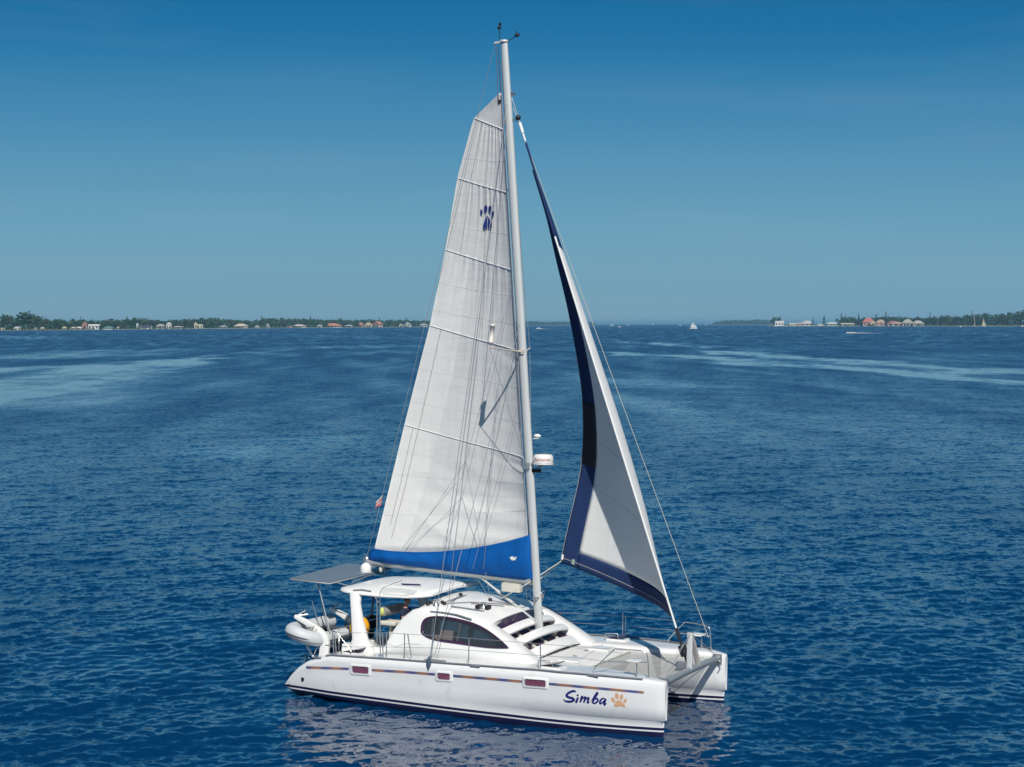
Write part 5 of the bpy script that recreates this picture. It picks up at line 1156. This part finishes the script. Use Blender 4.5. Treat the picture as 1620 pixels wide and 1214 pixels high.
HR = [('house', 'white house with dark openings at the left end of the right shore', 'house', 1226, 1240, 504, 512, Wt, Wt, 'flat', .8, 3), ('house', 'low cream row right of the white house with dark openings', 'house', 1249, 1262, 507.5, 512, Cr, (.6, .58, .5), 'side', .5, 3), ('house', 'second low cream house left of the grey roof', 'house', 1262, 1271, 506, 512, Cr, (.5, .32, .24), 'hip', .5, 2), ('house', 'house with a wide pale grey roof', 'house', 1268, 1286, 502.5, 511, (.6, .6, .58), (.5, .5, .52), 'hip', .4, 3), ('house', 'low white shed between the grey roof and the bushy tree', 'shed', 1293, 1303, 508.5, 511.5, Wt, Wt, 'flat', .8, 2), ('pavilion', 'pale green pavilion with a low roof', 'pavilion', 1308, 1325, 505, 511, (.5, .56, .5), (.55, .6, .55), 'hip', .5, 4),
 ('house', 'cream low house in front of the pointed trees', 'house', 1331, 1350, 509, 513.5, Cr, (.6, .6, .5), 'side', .6, 4), ('villa', 'villa under a big pinkish red roof', 'villa', 1365, 1383, 499, 512, Pk, (.50, .17, .15), 'hip', .45, 3), ('house', 'yellow front house below the pinkish red roof', 'house', 1377, 1385, 505, 513, Yl, Yl, 'gable', .6, 1), ('villa', 'pinkish house under the bare wide tree', 'villa', 1386, 1401, 503, 513, Pk, (.5, .33, .26), 'hip', .5, 3), ('villa', 'house with a brownish red roof right of the pinkish house', 'villa', 1404, 1421, 503, 511, Pk, (.33, .15, .12), 'hip', .45, 3), ('house', 'low pink house with white front below the brownish red roof', 'house', 1411, 1428, 507, 513.5, Wt, (.5, .3, .25), 'hip', .5, 3),
 ('villa', 'left one of the beige twin roofed villas', 'villa', 1428, 1444, 503, 513.5, (.6, .55, .48), (.42, .40, .34), 'hip', .45, 3), ('villa', 'right one of the beige twin roofed villas', 'villa', 1444, 1461, 505, 513.5, (.6, .55, .48), (.45, .44, .40), 'hip', .45, 3), ('house', 'tiny pinkish house high in the wood on the right shore', 'house', 1483, 1488, 501, 505, Pk, Pk, 'gable', .6, 1)]
for a in HR: house(a[0], a[1], a[2], a[3], a[4], a[5], a[6], DRr((a[3]+a[4])/2)+(30 if a[6] > 506 else 260), a[7], a[8], a[9], a[10], a[11])
# jetty and green roofed boathouse standing in the water
d = DL(175)-220; t = house('boathouse', 'green roofed open boathouse standing in the water off the left shore', 'boathouse', 165, 179, 516.5, 521.5, d, (.60, .64, .60), Tl, 'hip', .5, 3)
k = d/FPX; jt = world_thing('jetty', 'long low jetty on dark piles along the left shore lawn', 'jetty', gp(60, DL(60)-40, 0)); q = MB(); qs = []
for px in np.arange(8, 100, 4.0): qs.append(px)
q.grid([[gp(px, DL(px)-40, 1.5) for px in qs], [gp(px, DL(px)-43, 1.5) for px in qs]]); q.grid([[gp(px, DL(px)-43, 1.5) for px in qs], [gp(px, DL(px)-43, 1.0) for px in qs]]); q.build('walkway', SAND, jt)
for px in qs: q = MB(); q.tube([gp(px, DL(px)-43.5, -1), gp(px, DL(px)-43.5, 2.6)], .5, 6); q.build('pile', BARK, jt)

# distant boats
def hullmesh(q, L, base, ex, len_, beam, free):
    ey = A(-ex[1], ex[0], 0); rg = []
    for u, w, z0 in ((-.5, .7, .0), (-.3, .95, -.1), (.1, 1.0, -.1), (.35, .6, 0), (.5, .06, .1)):
        c = base+ex*u*len_; rg.append([c+ey*(w*beam/2)+A(0, 0, free*(1+.3*max(0, u))), c+ey*(w*beam*.4)+A(0, 0, -.3), c-ey*(w*beam*.4)+A(0, 0, -.3), c-ey*(w*beam/2)+A(0, 0, free*(1+.3*max(0, u)))])
    q.loft(rg, True, True, 0, False)
EX = A(rw[0], rw[1], 0); EX /= np.linalg.norm(EX)
def sailboat(label, px, py, hpx, lpx, sails=True, col=Wt, group=None, dist=None):
    dist = dist or FPX*CW[2]/(py-horiz(px)); dist = min(dist, DRr(px)-160) if px > 1214 else dist; k = dist/FPX; b = gp(px, dist, 0); t = world_thing('sailboat', label, 'sailboat', b, group); ln_ = lpx*k; Hm = hpx*k
    q = MB(); hullmesh(q, 0, b, EX, ln_, ln_*.3, ln_*.10); q.build('hull', hmat(Wt), t)
    q = MB(); q.box(b+A(0, 0, ln_*.13), (ln_*.35, ln_*.16, ln_*.06)); q.build('cabin', hmat(Wt), t)
    q = MB(); q.tube([b+A(0, 0, 0), b+A(0, 0, Hm)], ln_*.012, 6); q.tube([b+A(0, 0, ln_*.2), b-EX*ln_*.42+A(0, 0, ln_*.2)], ln_*.01, 6); q.build('mast', ALU, t)
    ey = A(-EX[1], EX[0], 0)
    if not sails: q = MB(); q.tube([b+A(0, 0, ln_*.3), b+A(0, 0, Hm*.5), b+A(0, 0, Hm*.97)], [ln_*.07, ln_*.06, ln_*.03], 8); q.build('furled_sail', hmat(Cr), t)
    if sails:
        q = MB(); q.prism([b-EX*.02*ln_+A(0, 0, ln_*.22), b-EX*ln_*.40+A(0, 0, ln_*.22), b-EX*ln_*.02+A(0, 0, Hm*.96)], ey*.05); q.build('mainsail', hmat(col), t)
        q = MB(); q.prism([b+EX*.47*ln_+A(0, 0, ln_*.15), b+EX*ln_*.04+A(0, 0, ln_*.18), b+EX*ln_*.03+A(0, 0, Hm*.72)], ey*.05); q.build('jib', hmat(col), t)
    return t
sailboat('small white sailing boat under full sail on the open water right of the big jib', 1097, 520.3, 11, 12.5)
sailboat('small moored sailboat with bare mast and furled sail off the right shore', 1541, 515.5, 17, 6, False)
sailboat('small moored yacht with yellowish sail off the right shore', 1555.5, 516, 14, 7, True, (.62, .52, .32))
sailboat('far tiny boat with white sail near the horizon, left of the small white sailing boat', 1032.5, 514.2, 3.2, 3, True)
def motorboat(label, px, py, lpx, dirs=1, wake=0, dark=False, group=None):
    dist = FPX*CW[2]/(py-horiz(px)); dist = min(dist, DRr(px)-160) if px > 1214 else dist; k = dist/FPX; b = gp(px, dist, 0); t = world_thing('motorboat', label, 'motorboat', b, group); ln_ = lpx*k; ex = EX*dirs
    q = MB(); hullmesh(q, 0, b, ex, ln_, ln_*.35, ln_*.13); q.build('hull', hmat(Wt), t)
    q = MB(); c = b-ex*ln_*.05; q.loft([[c+EX*x*ln_+A(-EX[1], EX[0], 0)*y*ln_+A(0, 0, z*ln_) for x, y in ((-w, -.12), (w, -.12), (w, .12), (-w, .12))] for w, z in ((.20, .12), (.14, .26))], True, True, 0, False); q.build('cabin', hmat((.10, .11, .13) if dark else Wt), t)
    q = MB(); q.bar(c+A(0, 0, .27*ln_)-EX*.18*ln_, c+A(0, 0, .27*ln_)+EX*.16*ln_, .26*ln_, .025*ln_); q.build('canopy', hmat((.06, .07, .09) if dark else Wt), t)
    if wake:
        q = MB(); rs_ = np.random.RandomState(int(px)); L = []
        for u in np.linspace(0, 1, 60):
            c = b-ex*(ln_*.4+u*wake*k); w = ln_*(.10+.35*u)*rs_.uniform(.35, 1.0)*(1-u)**.4; y = A(-EX[1], EX[0], 0); L.append([c-y*w*rs_.uniform(.5, 1), c+A(0, 0, .5*ln_*.1*(1-u)), c+y*w*rs_.uniform(.5, 1)])
        L = [[p+A(0, 0, .12) for p in r] for r in L]; q.grid(L); o = q.build('wake', mat('foam', (.75, .78, .8), .8)); tag(o, 'white foam wake trailing behind a distant motorboat', kind='stuff')
    return t
motorboat('white motorboat with dark canopy leaving a long foam wake before the right shore', 1345, 527.5, 13, -1, 48, True)
motorboat('white speedboat throwing spray just right of the catamaran mast', 852, 520.6, 8, -1, 16)
for px, py, l, lb in ((968, 515.6, 6, 'tiny white motorboat at the horizon right of the big jib'), (980, 517.8, 5, 'tiny white boat nearer than the horizon boats right of the jib'), (993.5, 514.8, 4, 'far tiny white boat at the horizon, middle one of the row right of the jib'), (847, 514.6, 4, 'tiny pale boat under the far mangrove strip beside the mast'), (1076, 515.4, 4, 'tiny grey white boat left of the small white sailing boat'), (1117, 514.6, 4, 'tiny far boat right of the small white sailing boat'), (1519, 517.5, 4, 'small white motorboat anchored off the right shore'), (1616.5, 516.6, 6, 'white motorboat at the right edge of the picture'), (1227, 515.3, 7, 'low white boat in front of the white house on the right shore'), (1244, 514.6, 4, 'white cabin boat beside the low white boat on the right shore'), (1256, 514.2, 2.5, 'tiny white boat before the low cream row'), (1287, 514.4, 3, 'tiny white boat before the grey roofed house')):
    motorboat(lb, px, py, l)

# ================================================================== air
HAZE = 0.00005
q = MB(); q.box((0, 0, 24.2), (88000, 88000, 51.6)); hz = q.build('haze', [])
m = bpy.data.materials.new('air'); m.use_nodes = True; n = m.node_tree.nodes; n.remove(n['Principled BSDF']); pv = n.new('ShaderNodeVolumePrincipled'); pv.inputs['Density'].default_value = HAZE; pv.inputs['Color'].default_value = (.30, .66, .95, 1); pv.inputs['Anisotropy'].default_value = 0.0
m.node_tree.links.new(pv.outputs[0], n['Material Output'].inputs['Volume']); hz.data.materials.append(m); tag(hz, 'thin pale haze over the water', kind='stuff')
